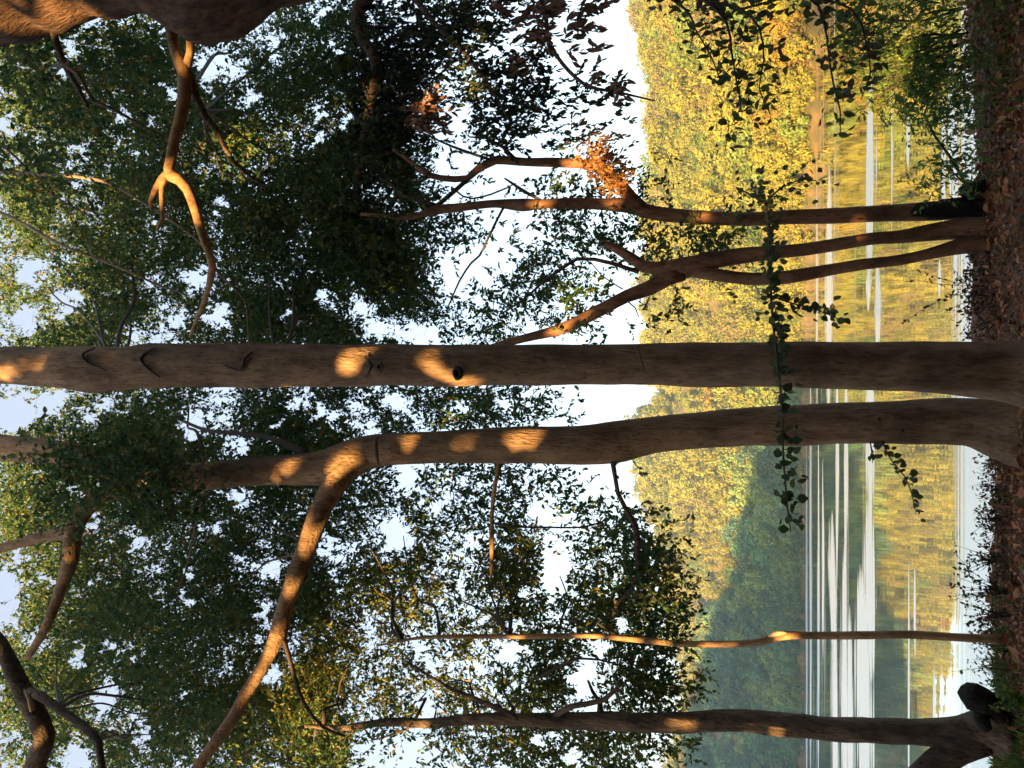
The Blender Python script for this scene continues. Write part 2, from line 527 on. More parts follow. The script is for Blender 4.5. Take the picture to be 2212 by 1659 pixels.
def build_ground():
    xs = np.concatenate([np.linspace(-70, -7, 22)[:-1], np.linspace(-7, 7, 113), np.linspace(7, 60, 18)[1:]])
    ys = np.concatenate([np.linspace(-75, 4, 30)[:-1], np.linspace(4, 10.6, 84), np.array([12, 16, 24.0])])
    X, Yg = np.meshgrid(xs, ys)
    Z = ground_z(X, Yg)
    for i in range(X.shape[0]):
        for j in range(X.shape[1]):
            Z[i, j] += 0.05 * noise.noise((X[i, j] * 1.3, Yg[i, j] * 1.3, 0)) + 0.035 * noise.noise((X[i, j] * 4, Yg[i, j] * 4, 3))
    nx, ny = len(xs), len(ys)
    idx = np.arange(nx * ny).reshape(ny, nx)
    F = np.stack([idx[:-1, :-1], idx[:-1, 1:], idx[1:, 1:], idx[1:, :-1]], -1).reshape(-1, 4)
    mt, nt, out = new_mat('forest_soil')
    tc = N(nt, 'ShaderNodeTexCoord')
    n1 = N(nt, 'ShaderNodeTexNoise'); n1.inputs['Scale'].default_value = 14; n1.inputs['Detail'].default_value = 9
    nt.links.new(tc.outputs['Object'], n1.inputs['Vector'])
    b = N(nt, 'ShaderNodeBsdfPrincipled'); b.inputs['Roughness'].default_value = 0.95
    nt.links.new(ramp(nt, [(0.3, (0.05, 0.025, 0.014)), (0.55, (0.13, 0.065, 0.035)), (0.75, (0.22, 0.11, 0.06))], n1.outputs[0]), b.inputs['Base Color'])
    bp = N(nt, 'ShaderNodeBump'); bp.inputs['Strength'].default_value = 0.8; bp.inputs['Distance'].default_value = 0.05
    nt.links.new(n1.outputs[0], bp.inputs['Height']); nt.links.new(bp.outputs[0], b.inputs['Normal'])
    nt.links.new(b.outputs[0], out.inputs[0])
    return mesh_np('ground', np.stack([X, Yg, Z], -1).reshape(-1, 3), F, mt, kind='structure')


build_ground()


# ------------------------------------------------------------------ setting: lake
def build_water():
    mt, nt, out = new_mat('lake_water')
    L = nt.links.new
    geo = N(nt, 'ShaderNodeNewGeometry')
    sep = N(nt, 'ShaderNodeSeparateXYZ')
    L(geo.outputs['Position'], sep.inputs[0])

    def mth(op, a, b=None, c=None, clamp=False):
        n = N(nt, 'ShaderNodeMath', operation=op, use_clamp=clamp)
        for i, v in enumerate((a, b, c)):
            if v is None:
                continue
            if isinstance(v, (int, float)):
                n.inputs[i].default_value = v
            else:
                L(v, n.inputs[i])
        return n.outputs[0]
    X, Yo = sep.outputs[0], sep.outputs[1]
    lnY = mth('LOGARITHM', Yo, math.e)
    # wind lanes wander: stretched noise shifts their edges
    cmb = N(nt, 'ShaderNodeCombineXYZ')
    L(mth('DIVIDE', X, 30.0), cmb.inputs[0]); L(mth('MULTIPLY', lnY, 2.0), cmb.inputs[1])
    nw = N(nt, 'ShaderNodeTexNoise'); nw.inputs['Scale'].default_value = 1.0; nw.inputs['Detail'].default_value = 5
    L(cmb.outputs[0], nw.inputs['Vector'])
    wob = mth('MULTIPLY', mth('SUBTRACT', nw.outputs[0], 0.5), 0.07)
    ly = mth('ADD', lnY, wob)
    cg = N(nt, 'ShaderNodeCombineXYZ')
    L(mth('DIVIDE', X, 22.0), cg.inputs[0]); L(mth('MULTIPLY', lnY, 70.0), cg.inputs[1])
    ng = N(nt, 'ShaderNodeTexNoise'); ng.inputs['Scale'].default_value = 1.0; ng.inputs['Detail'].default_value = 4
    L(cg.outputs[0], ng.inputs['Vector'])
    grain = mth('ADD', mth('MULTIPLY', ng.outputs[0], 2.6), -0.35)
    # ruffled lanes: near px, far px (photo rows), right px, left px
    lanes = [(2066, 2200, -900, 2600), (2050, 2060, 120, 420), (2060, 2072, 100, 700), (1866, 1890, 180, 620), (1870, 1882, 560, 672), (1888, 1904, 560, 770), (1868, 1892, 760, 1120), (1866, 1893, 1060, 1460), (1842, 1889, 1250, 1760), (1852, 1886, 1390, 2000), (1816, 1836, 1180, 1900), (1796, 1812, 1240, 1900), (1826, 1846, 1330, 1800),
             (1922, 1927, 150, 520), (1958, 1966, 240, 362), (1822, 1832, 780, 1230), (1805, 1812, 760, 1260), (1782, 1800, 380, 900), (1762, 1767, 300, 900), (1775, 1781, 1000, 1420), (1748, 1754, 760, 1700),
             (1790, 1808, 1120, 1400), (1765, 1771, 900, 1700), (1960, 1966, 1220, 1800), (1974, 1980, 1230, 1420), (2018, 2023, 1450, 1760), (2036, 2046, 200, 480), (2030, 2034, 560, 640), (1740, 1745, 900, 1750)]
    total = None
    for xa, xb, ya, yb in lanes:
        la, lb = math.log(lake_dist(xb)), math.log(lake_dist(xa))
        c, w = (la + lb) / 2, max((lb - la) / 2, 0.012)
        Ym = math.exp(c)
        pr, pl = at(np.array([(xa + xb) / 2] * 2), np.array([ya, yb]), np.array([Ym, Ym]))
        xc, hw = (pr[0] + pl[0]) / 2, abs(pr[0] - pl[0]) / 2
        ex = mth('SUBTRACT', 1.0, mth('ABSOLUTE', mth('DIVIDE', mth('SUBTRACT', X, float(xc)), float(hw * 1.12))), clamp=True)
        ex = mth('MULTIPLY', mth('POWER', ex, 0.5), 1.25)
        t = mth('SUBTRACT', mth('MULTIPLY', ex, grain), mth('DIVIDE', mth('ABSOLUTE', mth('SUBTRACT', ly, c + 0.0)), w))
        t = mth('MULTIPLY', t, 2.6, clamp=True)
        total = t if total is None else mth('MAXIMUM', total, t)
    # thin far lanes
    cm2 = N(nt, 'ShaderNodeCombineXYZ')
    L(mth('DIVIDE', X, 40.0), cm2.inputs[0]); L(mth('MULTIPLY', lnY, 24.0), cm2.inputs[1])
    n2 = N(nt, 'ShaderNodeTexNoise'); n2.inputs['Scale'].default_value = 1.0; n2.inputs['Detail'].default_value = 4
    L(cm2.outputs[0], n2.inputs['Vector'])
    far = mth('MULTIPLY', mth('SUBTRACT', n2.outputs[0], 0.55), 8.0, clamp=True)
    far = mth('MULTIPLY', far, mth('MULTIPLY', mth('SUBTRACT', lnY, math.log(26.0)), 3.0, clamp=True))
    total = mth('MAXIMUM', total, mth('MULTIPLY', far, 0.8))
    # ripples
    mp = N(nt, 'ShaderNodeMapping'); mp.inputs['Scale'].default_value = (0.5, 1.6, 1)
    L(geo.outputs['Position'], mp.inputs[0])
    n3 = N(nt, 'ShaderNodeTexNoise'); n3.inputs['Scale'].default_value = 1.0; n3.inputs['Detail'].default_value = 2
    L(mp.outputs[0], n3.inputs['Vector'])
    bp = N(nt, 'ShaderNodeBump'); bp.inputs['Strength'].default_value = 1.0; bp.inputs['Distance'].default_value = 0.003
    L(n3.outputs[0], bp.inputs['Height'])
    gl = N(nt, 'ShaderNodeBsdfGlossy'); gl.inputs['Color'].default_value = (0.93, 0.93, 0.93, 1)
    L(mth('ADD', mth('MULTIPLY', total, 0.26), 0.02), gl.inputs['Roughness'])
    L(bp.outputs[0], gl.inputs['Normal'])
    df = N(nt, 'ShaderNodeBsdfDiffuse'); df.inputs['Color'].default_value = (0.045, 0.04, 0.018, 1)
    fr = N(nt, 'ShaderNodeFresnel'); fr.inputs['IOR'].default_value = 1.6
    fac = mth('ADD', mth('MULTIPLY', fr.outputs[0], 0.25), 0.75, clamp=True)
    mx = N(nt, 'ShaderNodeMixShader')
    L(fac, mx.inputs[0]); L(df.outputs[0], mx.inputs[1]); L(gl.outputs[0], mx.inputs[2])
    L(mx.outputs[0], out.inputs[0])
    V = [(-640, 7.5, 0), (640, 7.5, 0), (640, 640, 0), (-640, 640, 0)]
    return mesh_np('lake_water', V, [(0, 1, 2, 3)], mt, smooth=False, kind='structure')


build_water()

# ------------------------------------------------------------------ setting: far wooded hill
SH_Y = np.array([-500, 0, 200, 500, 640, 740, 1000, 1300, 1659, 2200], float)
SH_OFF = np.array([53, 52, 50, 43, 35, 28, 22, 18, 14.5, 12], float)
TOP_Y = np.array([-500, 0, 130, 280, 450, 650, 750, 850, 890, 1000, 1150, 1300, 1450, 1659, 2200], float)
TOP_X = np.array([1370, 1372, 1382, 1405, 1402, 1392, 1392, 1425, 1385, 1384, 1425, 1462, 1478, 1440, 1430], float)
RISE = 135.0


def hill_bearing(u):
    """u = x / y of a world direction -> photo row at the horizon"""
    return CY - u * F_PX * CP


def shore(u):
    off = np.interp(hill_bearing(u), SH_Y, SH_OFF)
    return EYE / np.tan(np.arctan((1718 + off - CX) / F_PX) - PITCH)


def ridge_z(u, d):
    px = np.interp(hill_bearing(u), TOP_Y, TOP_X)
    return EYE + d * np.tan(PITCH - np.arctan((px - CX) / F_PX)) - 7.5


def hill_pt(u, t):
    """u bearing slope, t metres beyond the shore (measured forward)"""
    d0 = shore(u)
    H = ridge_z(u, d0 + RISE)
    k = np.clip(t / RISE, -1, 1.6)
    prof = np.where(k < 1, 0.30 * k + 0.70 * (k * k * (3 - 2 * k)) * 0.55 + 0.70 * 0.45 * k, 1 - 0.35 * (k - 1))
    z = np.where(t < 0, t * 0.25, H * prof)
    return np.stack([u * (d0 + t), d0 + t, z + np.where(t > 0, np.minimum(t, 1.5) * 0.8, 0)], -1)


def build_hill():
    us = np.linspace(-0.95, 0.9, 150)
    ts = np.concatenate([[-8, -2, 0, 1, 2, 4, 7], np.linspace(12, 210, 42)])
    U, T = np.meshgrid(us, ts)
    P = hill_pt(U, T)
    for i in range(P.shape[0]):
        for j in range(P.shape[1]):
            if T[i, j] > 1:
                q = P[i, j]
                P[i, j, 2] += min(1, T[i, j] / 30) * 4 * noise.noise((q[0] / 30, q[1] / 30, 0)) + 0.3 * noise.noise((q[0] / 3, q[1] / 3, 0))
    idx = np.arange(U.size).reshape(U.shape)
    F = np.stack([idx[:-1, :-1], idx[:-1, 1:], idx[1:, 1:], idx[1:, :-1]], -1).reshape(-1, 4)
    mt, nt, out = new_mat('hill_soil')
    tc = N(nt, 'ShaderNodeTexCoord')
    n1 = N(nt, 'ShaderNodeTexNoise'); n1.inputs['Scale'].default_value = 0.6; n1.inputs['Detail'].default_value = 8
    nt.links.new(tc.outputs['Object'], n1.inputs['Vector'])
    b = N(nt, 'ShaderNodeBsdfPrincipled'); b.inputs['Roughness'].default_value = 0.95
    nt.links.new(ramp(nt, [(0.3, (0.035, 0.04, 0.014)), (0.5, (0.085, 0.07, 0.022)), (0.7, (0.16, 0.10, 0.04))], n1.outputs[0]), b.inputs['Base Color'])
    nt.links.new(b.outputs[0], out.inputs[0])
    mesh_np('far_hill', P.reshape(-1, 3), F, mt, kind='structure')


build_hill()


def crown_proto(k):
    """one autumn tree crown of small leaf faces on uneven lobes, about 4 m in radius, foot at the origin"""
    rx, rz = 4.0, 4.0 * (0.95, 1.2, 1.45, 1.05, 1.3, 1.6)[k % 6]
    nq, nb = 1500, (26, 34, 30)[k % 3]
    bd = unit(rng.normal(0, 1, (nb, 3)) + np.array([0, 0, 0.3]))
    bc = bd * rng.uniform(0.5, 0.92, (nb, 1)) * np.array([rx, rx, rz])
    br = rng.uniform(0.20, 0.40, nb) * rx
    q = rng.integers(0, nb, nq)
    dd = unit(rng.normal(0, 1, (nq, 3)) + 0.55 * bd[q])
    pos = bc[q] + dd * (br[q] * rng.uniform(0.6, 1.12, nq))[:, None] + np.array([0, 0, rz * 0.8])
    nr = unit(dd + rng.normal(0, 0.36, (nq, 3)))
    u = unit(np.cross(nr, rng.normal(0, 1, (nq, 3)))); v = np.cross(nr, u)
    s = rng.uniform(0.18, 0.46, nq)
    V = np.empty((nq, 4, 3))
    V[:, 0] = pos - u * s[:, None]; V[:, 1] = pos - v * (s * 0.55)[:, None]; V[:, 2] = pos + u * (s * 0.9)[:, None]; V[:, 3] = pos + v * (s * 0.6)[:, None]
    o = mesh_np('autumn_tree', V.reshape(-1, 3), np.arange(nq * 4).reshape(-1, 4), M_WOOD_LEAF, smooth=False)
    COL.objects.unlink(o)
    return o


PAL = np.array([(0.20, 0.185, 0.04), (0.17, 0.17, 0.045), (0.23, 0.20, 0.04), (0.13, 0.16, 0.04), (0.17, 0.14, 0.06), (0.09, 0.13, 0.04), (0.26, 0.17, 0.035)])
SHADE_GREENS = np.array([(0.045, 0.105, 0.06), (0.07, 0.14, 0.065), (0.04, 0.085, 0.065), (0.10, 0.15, 0.055)])  # cool green look of the shaded slope, put into the tree colours


SHADE_EDGE_Y = [0, 700, 745, 900, 1000, 1200, 1300, 1540, 1659, 2200]  # edge of the left hill's shade; trees below it get the shade colours
SHADE_EDGE_X = [1800, 1760, 1712, 1655, 1612, 1585, 1535, 1482, 1470, 1440]


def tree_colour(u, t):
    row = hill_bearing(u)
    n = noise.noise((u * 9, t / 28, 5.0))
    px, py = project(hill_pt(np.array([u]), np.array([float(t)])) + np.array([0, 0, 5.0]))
    if px[0] > np.interp(row, SHADE_EDGE_Y, SHADE_EDGE_X) + 14 * n:
        return SHADE_GREENS[rng.integers(0, 4)] * rng.uniform(1.2, 2.1)
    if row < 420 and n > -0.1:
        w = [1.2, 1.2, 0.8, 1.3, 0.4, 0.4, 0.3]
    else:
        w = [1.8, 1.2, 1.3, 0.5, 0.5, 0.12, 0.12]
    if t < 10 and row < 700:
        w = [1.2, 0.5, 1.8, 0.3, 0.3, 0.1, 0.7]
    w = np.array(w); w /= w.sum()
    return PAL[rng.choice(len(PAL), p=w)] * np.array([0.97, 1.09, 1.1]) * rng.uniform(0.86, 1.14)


def build_wood():
    protos = bpy.data.collections.new('autumn_trees')
    for k in range(12):
        protos.objects.link(crown_proto(k))
    pts, tint, size, rot = [], [], [], []
    while len(pts) < 2900:
        u = rng.uniform(-0.72, 0.68)
        t = rng.uniform(2, 165) if rng.uniform() > 0.2 else rng.uniform(0.3, 8)
        d = shore(u) + t
        if rng.uniform() > (d / 480) ** 1.1 + 0.12:
            continue
        p = hill_pt(np.array(u), np.array(t))
        g = noise.noise((p[0] / 22, p[1] / 22, 9))
        if g < -0.34 and t > 12:
            continue
        row = hill_bearing(u)
        if row > 800 and t > 12 and rng.uniform() < 0.4:
            continue
        k = rng.uniform(0.55, 1.15) * (1.4 if row > 800 else 0.95) * (0.6 if t < 8 else 1)
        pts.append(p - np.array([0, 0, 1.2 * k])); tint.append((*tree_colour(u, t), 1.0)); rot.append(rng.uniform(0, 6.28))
        size.append((k * rng.uniform(0.85, 1.15), k * rng.uniform(0.85, 1.15), k * rng.uniform(0.8, 1.2)))
    me = bpy.data.meshes.new('wooded_hillside')
    me.from_pydata([tuple(p) for p in pts], [], [])
    for nm, ty, vals, key in (('tint', 'FLOAT_COLOR', tint, 'color'), ('size', 'FLOAT_VECTOR', size, 'vector'), ('turn', 'FLOAT', rot, 'value')):
        a = me.attributes.new(nm, ty, 'POINT')
        a.data.foreach_set(key, np.array(vals, np.float32).ravel())
    o = bpy.data.objects.new('wooded_hillside', me)
    COL.objects.link(o)
    ng = bpy.data.node_groups.new('wood', 'GeometryNodeTree')
    ng.interface.new_socket('Geometry', in_out='INPUT', socket_type='NodeSocketGeometry')
    ng.interface.new_socket('Geometry', in_out='OUTPUT', socket_type='NodeSocketGeometry')
    gi, go = ng.nodes.new('NodeGroupInput'), ng.nodes.new('NodeGroupOutput')
    ci = ng.nodes.new('GeometryNodeCollectionInfo')
    ci.inputs['Collection'].default_value = protos
    ci.inputs['Separate Children'].default_value = True
    ci.inputs['Reset Children'].default_value = True
    ip = ng.nodes.new('GeometryNodeInstanceOnPoints')
    ip.inputs['Pick Instance'].default_value = True
    rv = ng.nodes.new('FunctionNodeRandomValue'); rv.data_type = 'INT'
    rv.inputs[4].default_value = 0; rv.inputs[5].default_value = 11
    na = ng.nodes.new('GeometryNodeInputNamedAttribute'); na.data_type = 'FLOAT_VECTOR'; na.inputs[0].default_value = 'size'
    nb = ng.nodes.new('GeometryNodeInputNamedAttribute'); nb.data_type = 'FLOAT'; nb.inputs[0].default_value = 'turn'
    cx = ng.nodes.new('ShaderNodeCombineXYZ')
    K = ng.links.new
    K(gi.outputs[0], ip.inputs['Points']); K(ci.outputs[0], ip.inputs['Instance']); K(rv.outputs[2], ip.inputs['Instance Index'])
    K(nb.outputs[0], cx.inputs[2]); K(cx.outputs[0], ip.inputs['Rotation']); K(na.outputs[0], ip.inputs['Scale'])
    K(ip.outputs[0], go.inputs[0])
    md = o.modifiers.new('wood', 'NODES'); md.node_group = ng
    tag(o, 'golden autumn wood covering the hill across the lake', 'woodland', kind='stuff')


build_wood()


# ------------------------------------------------------------------ setting: the hill to the left, outside the picture, whose shade falls across the lake
def build_left_hill():
    # the edge of its shade as seen on the far wood, traced back towards the sun
    edge = [(1440, 1750), (1470, 1659), (1482, 1540), (1535, 1300), (1585, 1200), (1612, 1000), (1655, 900), (1712, 745)]
    Lh = np.array([-SH[1], SH[0]]) * -1.0
    Lh = np.array([0.866, -0.5]) if abs(SUN_AZ - R(30)) < 1e-6 else np.array([math.cos(SUN_AZ), -math.sin(SUN_AZ)])
    s0 = 70.0
    ws, zs = [], []
    for x, y in edge:
        r = rays(np.array([x]), np.array([y]))[0]
        u = r[0]
        ts = np.linspace(0, RISE, 300)
        P = hill_pt(np.full(300, u), ts)
        P[:, 2] += 4
        el = (P[:, 2] - EYE) / P[:, 1]
        i = int(np.argmin(np.abs(el - r[2])))
        p = P[i]
        dist = s0 - p[:2] @ SH
        ws.append(p[:2] @ Lh); zs.append(p[2] + dist * math.tan(SUN_EL))
    o = np.argsort(ws)
    ws, zs = np.array(ws)[o], np.array(zs)[o]
    ws = np.concatenate([[ws[0] - 220, ws[0] - 120], ws, [ws[-1] + 14, ws[-1] + 34]])
    zs = np.concatenate([[zs[0] * 1.0, zs[0] * 1.1], zs, [zs[-1] * 0.35, -2]])
    W = np.linspace(ws[0], ws[-1], 260)
    Zr = np.interp(W, ws, zs)
    A = np.linspace(-70, 150, 45)
    V = np.empty((len(A), len(W), 3))
    for i, a in enumerate(A):
        fall = math.exp(-(a / (32 if a < 0 else 80)) ** 2)
        for j, w in enumerate(W):
            xy = SH * (s0 + a) + Lh * w
            rough = 2.2 * noise.noise((w / 5, a / 5, 0)) + 1.6 * noise.noise((w / 2, a / 2, 4))
            V[i, j] = (xy[0], xy[1], (Zr[j] + rough) * fall - 2)
    idx = np.arange(V.shape[0] * V.shape[1]).reshape(V.shape[:2])
    F = np.stack([idx[:-1, :-1], idx[:-1, 1:], idx[1:, 1:], idx[1:, :-1]], -1).reshape(-1, 4)
    mesh_np('shore_hill', V.reshape(-1, 3), F, plain_mat('wooded_ground', (0.05, 0.055, 0.02)), kind='structure')


build_left_hill()

# ------------------------------------------------------------------ thin blue air over the lake
def build_haze():
    mt, nt, out = new_mat('thin_haze')
    v = N(nt, 'ShaderNodeVolumePrincipled')
    v.inputs['Color'].default_value = (0.42, 0.70, 1.0, 1)
    v.inputs['Density'].default_value = 0.00045
    v.inputs['Anisotropy'].default_value = 0.0
    nt.links.new(v.outputs[0], out.inputs['Volume'])
    x, y0, y1, z0, z1 = 700, -420, 700, -4, 125
    V = [(sx * x, yy, zz) for zz in (z0, z1) for sx, yy in ((-1, y0), (1, y0), (1, y1), (-1, y1))]
    F = [(0, 3, 2, 1), (4, 5, 6, 7), (0, 1, 5, 4), (1, 2, 6, 5), (2, 3, 7, 6), (3, 0, 4, 7)]
    mesh_np('haze', V, F, mt, smooth=False, kind='stuff')


build_haze()

# ------------------------------------------------------------------ where the low sun slips through to the trees
for x, y, Y, r in [(838, 968, 6.95, 0.0868), (597, 1016, 6.85, 0.06), (712, 1018, 6.85, 0.0675), (290, 1052, 6.7, 0.0825), (655, 1192, 6.6, 0.17), (518, 1530, 6.1, 0.13), (612, 1320, 6.5, 0.0375),
                   (368, 380, 4.6, 0.14), (402, 408, 4.6, 0.0825), (335, 410, 4.6, 0.06), (380, 105, 4.6, 0.0675), (405, 120, 4.6, 0.0525), (432, 490, 4.7, 0.045), (20, 62, 4.3, 0.09), (80, 55, 4.3, 0.09), (140, 40, 4.3, 0.0675),
                   (755, 778, 5.9, 0.0558), (925, 770, 6, 0.0372), (960, 815, 6, 0.031), (8, 795, 5.45, 0.0682), (55, 795, 5.45, 0.0434), (1000, 978, 7.1, 0.031), (1080, 968, 7.2, 0.0279), (1130, 982, 7.2, 0.0372), 
                   (98, 1600, 5.6, 0.0825), (1062, 1190, 7.7, 0.09), (1195, 712, 8, 0.075), (1240, 700, 8, 0.045), (475, 335, 8, 0.35), (500, 372, 8.2, 0.2), (690, 1620, 8, 0.5), (760, 1640, 8.4, 0.4), (730, 1560, 8.6, 0.25),
                   (1265, 345, 8.2, 0.22), (1225, 330, 8.2, 0.105), (1305, 388, 8.3, 0.105), (1340, 400, 8.3, 0.06), (1690, 1372, 7.7, 0.0439), (1600, 1388, 7.7, 0.0634), (1520, 1390, 7.7, 0.0585), (1430, 1387, 7.7, 0.0585), (1330, 1378, 7.7, 0.0536), (1250, 1374, 7.7, 0.039), (1100, 1375, 7.7, 0.0292),
                   (1705, 470, 8.3, 0.0413), (1590, 474, 8.3, 0.0525), (1370, 1562, 7.8, 0.0525), (1590, 1560, 7.8, 0.045), (1460, 1565, 7.8, 0.0338), (1720, 1570, 7.8, 0.03), (210, 998, 6.6, 0.0372), (135, 1240, 6.4, 0.0525), 
                   (1170, 441, 8.2, 0.045), (1500, 467, 8.2, 0.0375), (1850, 520, 8.3, 0.03), (880, 1300, 9, 0.4), (800, 1280, 9, 0.3), (620, 1540, 8.5, 0.4), (1000, 1480, 8.8, 0.3), (560, 1640, 8.2, 0.3), (1090, 1560, 8.6, 0.3), (1180, 1200, 8.4, 0.2), (900, 1540, 8.8, 0.3), (1925, 150, 7.7, 0.2), (1880, 190, 7.6, 0.12)]:
    SUN_HOLES.append((at(np.array([x]), np.array([y]), np.array([Y]))[0], r))


# ------------------------------------------------------------------ woodland behind the photographer (it shades the bank)
def build_woodland():
    n = 52000
    a = np.concatenate([rng.uniform(-12, 30, n - 9000), rng.uniform(-12, 14, 9000)])        # across the sun
    b = rng.uniform(5.5, 15, n)                 # towards the sun
    Lh = np.array([math.cos(SUN_AZ), -math.sin(SUN_AZ)])
    xy = SH[None] * b[:, None] + Lh[None] * a[:, None]
    z = ground_z(xy[:, 0], xy[:, 1]) + np.concatenate([rng.uniform(0.2, 15.5, n - 9000), rng.uniform(0.0, 3.0, 9000)])
    p = np.column_stack([xy, z])
    q = rng.uniform(0, 1, (9000, 2))          # unseen leaves added right of the view to darken that side of the trunks
    qx = 6 + q[:, 0] * 18; qy = -8 + q[:, 1] * 22
    qk = qx > 0.9 * qy + 3.5
    p = np.vstack([p, np.column_stack([qx, qy, ground_z(qx, np.minimum(qy, 8)) + rng.uniform(1.0, 15, 9000)])[qk]])
    n = len(p)
    d = unit(rng.normal(0, 1, (n, 3)))
    nr = unit(rng.normal(0, 1, (n, 3)))
    ln = rng.uniform(0.4, 0.85, n)
    ok = (p[:, 1] < -2.2) | (p[:, 0] > 5)
    for f in (0, 0.2, 0.4, 0.6, 0.8, 1.0):
        ok &= ~blocked_by_hole(p + d * (ln * f)[:, None], 0.13 * ln * min(1, 4 * f * (1 - f) + 0.15))
    p, d, nr, ln = p[ok], d[ok], nr[ok], ln[ok]
    # leaves added across sun rays to keep stray sun spots off the thick trunk
    for x, y, Y in ((1480, 790, 6.35), (1470, 780, 6.35), (1868, 828, 6.45)):
        c = at(np.array([x]), np.array([y]), np.array([Y]))[0]
        al = rng.uniform(11, 18, 90)
        q = c + al[:, None] * S + rng.normal(0, 0.22, (90, 3))
        p = np.vstack([p, q]); d = np.vstack([d, unit(rng.normal(0, 1, (90, 3)))]); nr = np.vstack([nr, unit(rng.normal(0, 1, (90, 3)))]); ln = np.concatenate([ln, rng.uniform(0.25, 0.45, 90)])
    n = len(p)
    V, F = leaf_arrays(p, d, nr, ln, ln * 0.65)
    o = mesh_np('woodland', V, F, M_LEAF, kind='stuff')
    tag(o, 'dense wood standing behind the viewer on the bank', 'woodland')


build_woodland()


# ------------------------------------------------------------------ trees on the bank
def base_of(x, y, Y):
    p = at(np.array([x]), np.array([y]), np.array([Y]))[0]
    return (float(p[0]), float(Y), float(ground_z(p[0], Y)))


def knot(parent, x, y, Y, hw, mat):
    """a raised ring of bark round a small dark hollow"""
    c = at(np.array([x]), np.array([y]), np.array([Y]))[0]
    r = hw * depth(c) / F_PX
    V, F = [], []
    ns = 14
    rings = [(0.0, -0.5), (0.45, -0.35), (0.7, 0.25), (1.0, 0.3), (1.35, -0.25)]
    for k, (q, h) in enumerate(rings):
        for j in range(ns):
            an = j / ns * 2 * math.pi
            w = 1 + 0.18 * noise.noise((math.cos(an) * 2 + x, math.sin(an) * 2, k))
            V.append((c[0] + math.cos(an) * r * q * w, c[1] - h * r * 0.8, c[2] + math.sin(an) * r * q * w * 0.8))
    for k in range(len(rings) - 1):
        for j in range(ns):
            a, b = k * ns + j, k * ns + (j + 1) % ns
            F.append((a, b, b + ns, a + ns))
    return mesh_pydata('knot', V, F, mat, parent)


# the thick smooth trunk in the middle
t5 = thing('forest_tree', base_of(2212, 808, 6.8), 'thickest smooth grey-brown trunk rising straight through the middle of the view', 'tree', 'trees on the near bank')
limb('trunk', [(2330, 822, 6.8, 120), (2260, 812, 6.8, 88), (2212, 808, 6.8, 73), (2160, 802, 6.8, 64), (2100, 799, 6.75, 60), (2000, 793, 6.7, 55), (1900, 791, 6.7, 53), (1700, 788, 6.6, 50), (1550, 788, 6.55, 47.5), (1400, 787, 6.5, 45),
               (1200, 788, 6.35, 44), (1000, 789, 6.2, 44), (800, 789, 6.1, 44.5), (650, 789, 6.0, 46), (540, 790, 5.95, 49), (480, 789, 5.9, 46.5), (330, 791, 5.8, 49), (270, 795, 5.75, 46), (190, 797, 5.7, 49), (120, 793, 5.65, 43), (0, 789, 5.6, 40), (-160, 786, 5.5, 38)],
     M_SMOOTH, t5, 28, 0.045, 0.07, 0.05, 2.2)
knot(t5, 988, 806, 5.98, 12, M_HOLE)
knot(t5, 820, 792, 5.87, 9, M_ROUGH)
for rows in ([(335, 752, 5.62, 1.5), (312, 762, 5.6, 3), (302, 775, 5.58, 3.5), (318, 795, 5.58, 3), (345, 815, 5.6, 2)], [(205, 752, 5.55, 1.5), (178, 765, 5.5, 3), (190, 785, 5.49, 3), (230, 800, 5.5, 1.5)],
             [(545, 760, 5.76, 2), (528, 775, 5.72, 3.5), (520, 800, 5.72, 3), (485, 790, 5.7, 1.5)], [(788, 770, 5.9, 2), (802, 790, 5.88, 4), (790, 815, 5.9, 2)], [(1378, 748, 6.35, 1), (1385, 775, 6.24, 1.6), (1392, 800, 6.24, 1.2)]):
    limb('bark_ridge', rows, M_SCAR, t5, 6, 0.2, 0.05)

# the second trunk, forked above
t6 = thing('forest_tree', base_of(2140, 925, 7.9), 'tall brown trunk left of the thickest one with a long limb reaching far left', 'tree', 'trees on the near bank')
limb('trunk', [(2230, 932, 7.9, 88), (2180, 931, 7.9, 76), (2150, 927, 7.9, 65), (2110, 916, 7.9, 54), (2050, 911, 7.9, 49), (1900, 914, 7.9, 46), (1700, 919, 7.9, 43.5), (1600, 922, 7.85, 41), (1500, 930, 7.8, 39), (1400, 942, 7.75, 40),
               (1325, 954, 7.7, 46), (1250, 960, 7.6, 42), (1100, 962, 7.5, 39), (950, 966, 7.4, 36), (850, 970, 7.3, 34), (800, 977, 7.3, 37), (740, 1000, 7.2, 41), (690, 1012, 7.15, 38), (600, 1016, 7.1, 31), (500, 1023, 7.05, 30),
               (400, 1031, 7, 31), (320, 1028, 6.95, 36), (250, 1006, 6.9, 31), (150, 982, 6.85, 27), (0, 966, 6.8, 28), (-120, 960, 6.7, 26)], M_SMOOTH, t6, 26, 0.05, 0.08, 0.06, 2.0)
limb('branch', [(815, 978, 7.25, 20), (780, 990, 7.2, 26), (750, 1010, 7.13, 27), (722, 1048, 7.03, 26), (695, 1095, 6.93, 23), (658, 1192, 6.8, 21), (617, 1307, 6.7, 18), (601, 1370, 6.6, 18.5), (569, 1436, 6.5, 14.5), (528, 1503, 6.4, 14), (508, 1544, 6.3, 14), (450, 1625, 6.2, 12), (400, 1700, 6.1, 13), (330, 1790, 6.0, 10)], M_SMOOTH, t6, 16, 0.06, 0.08)
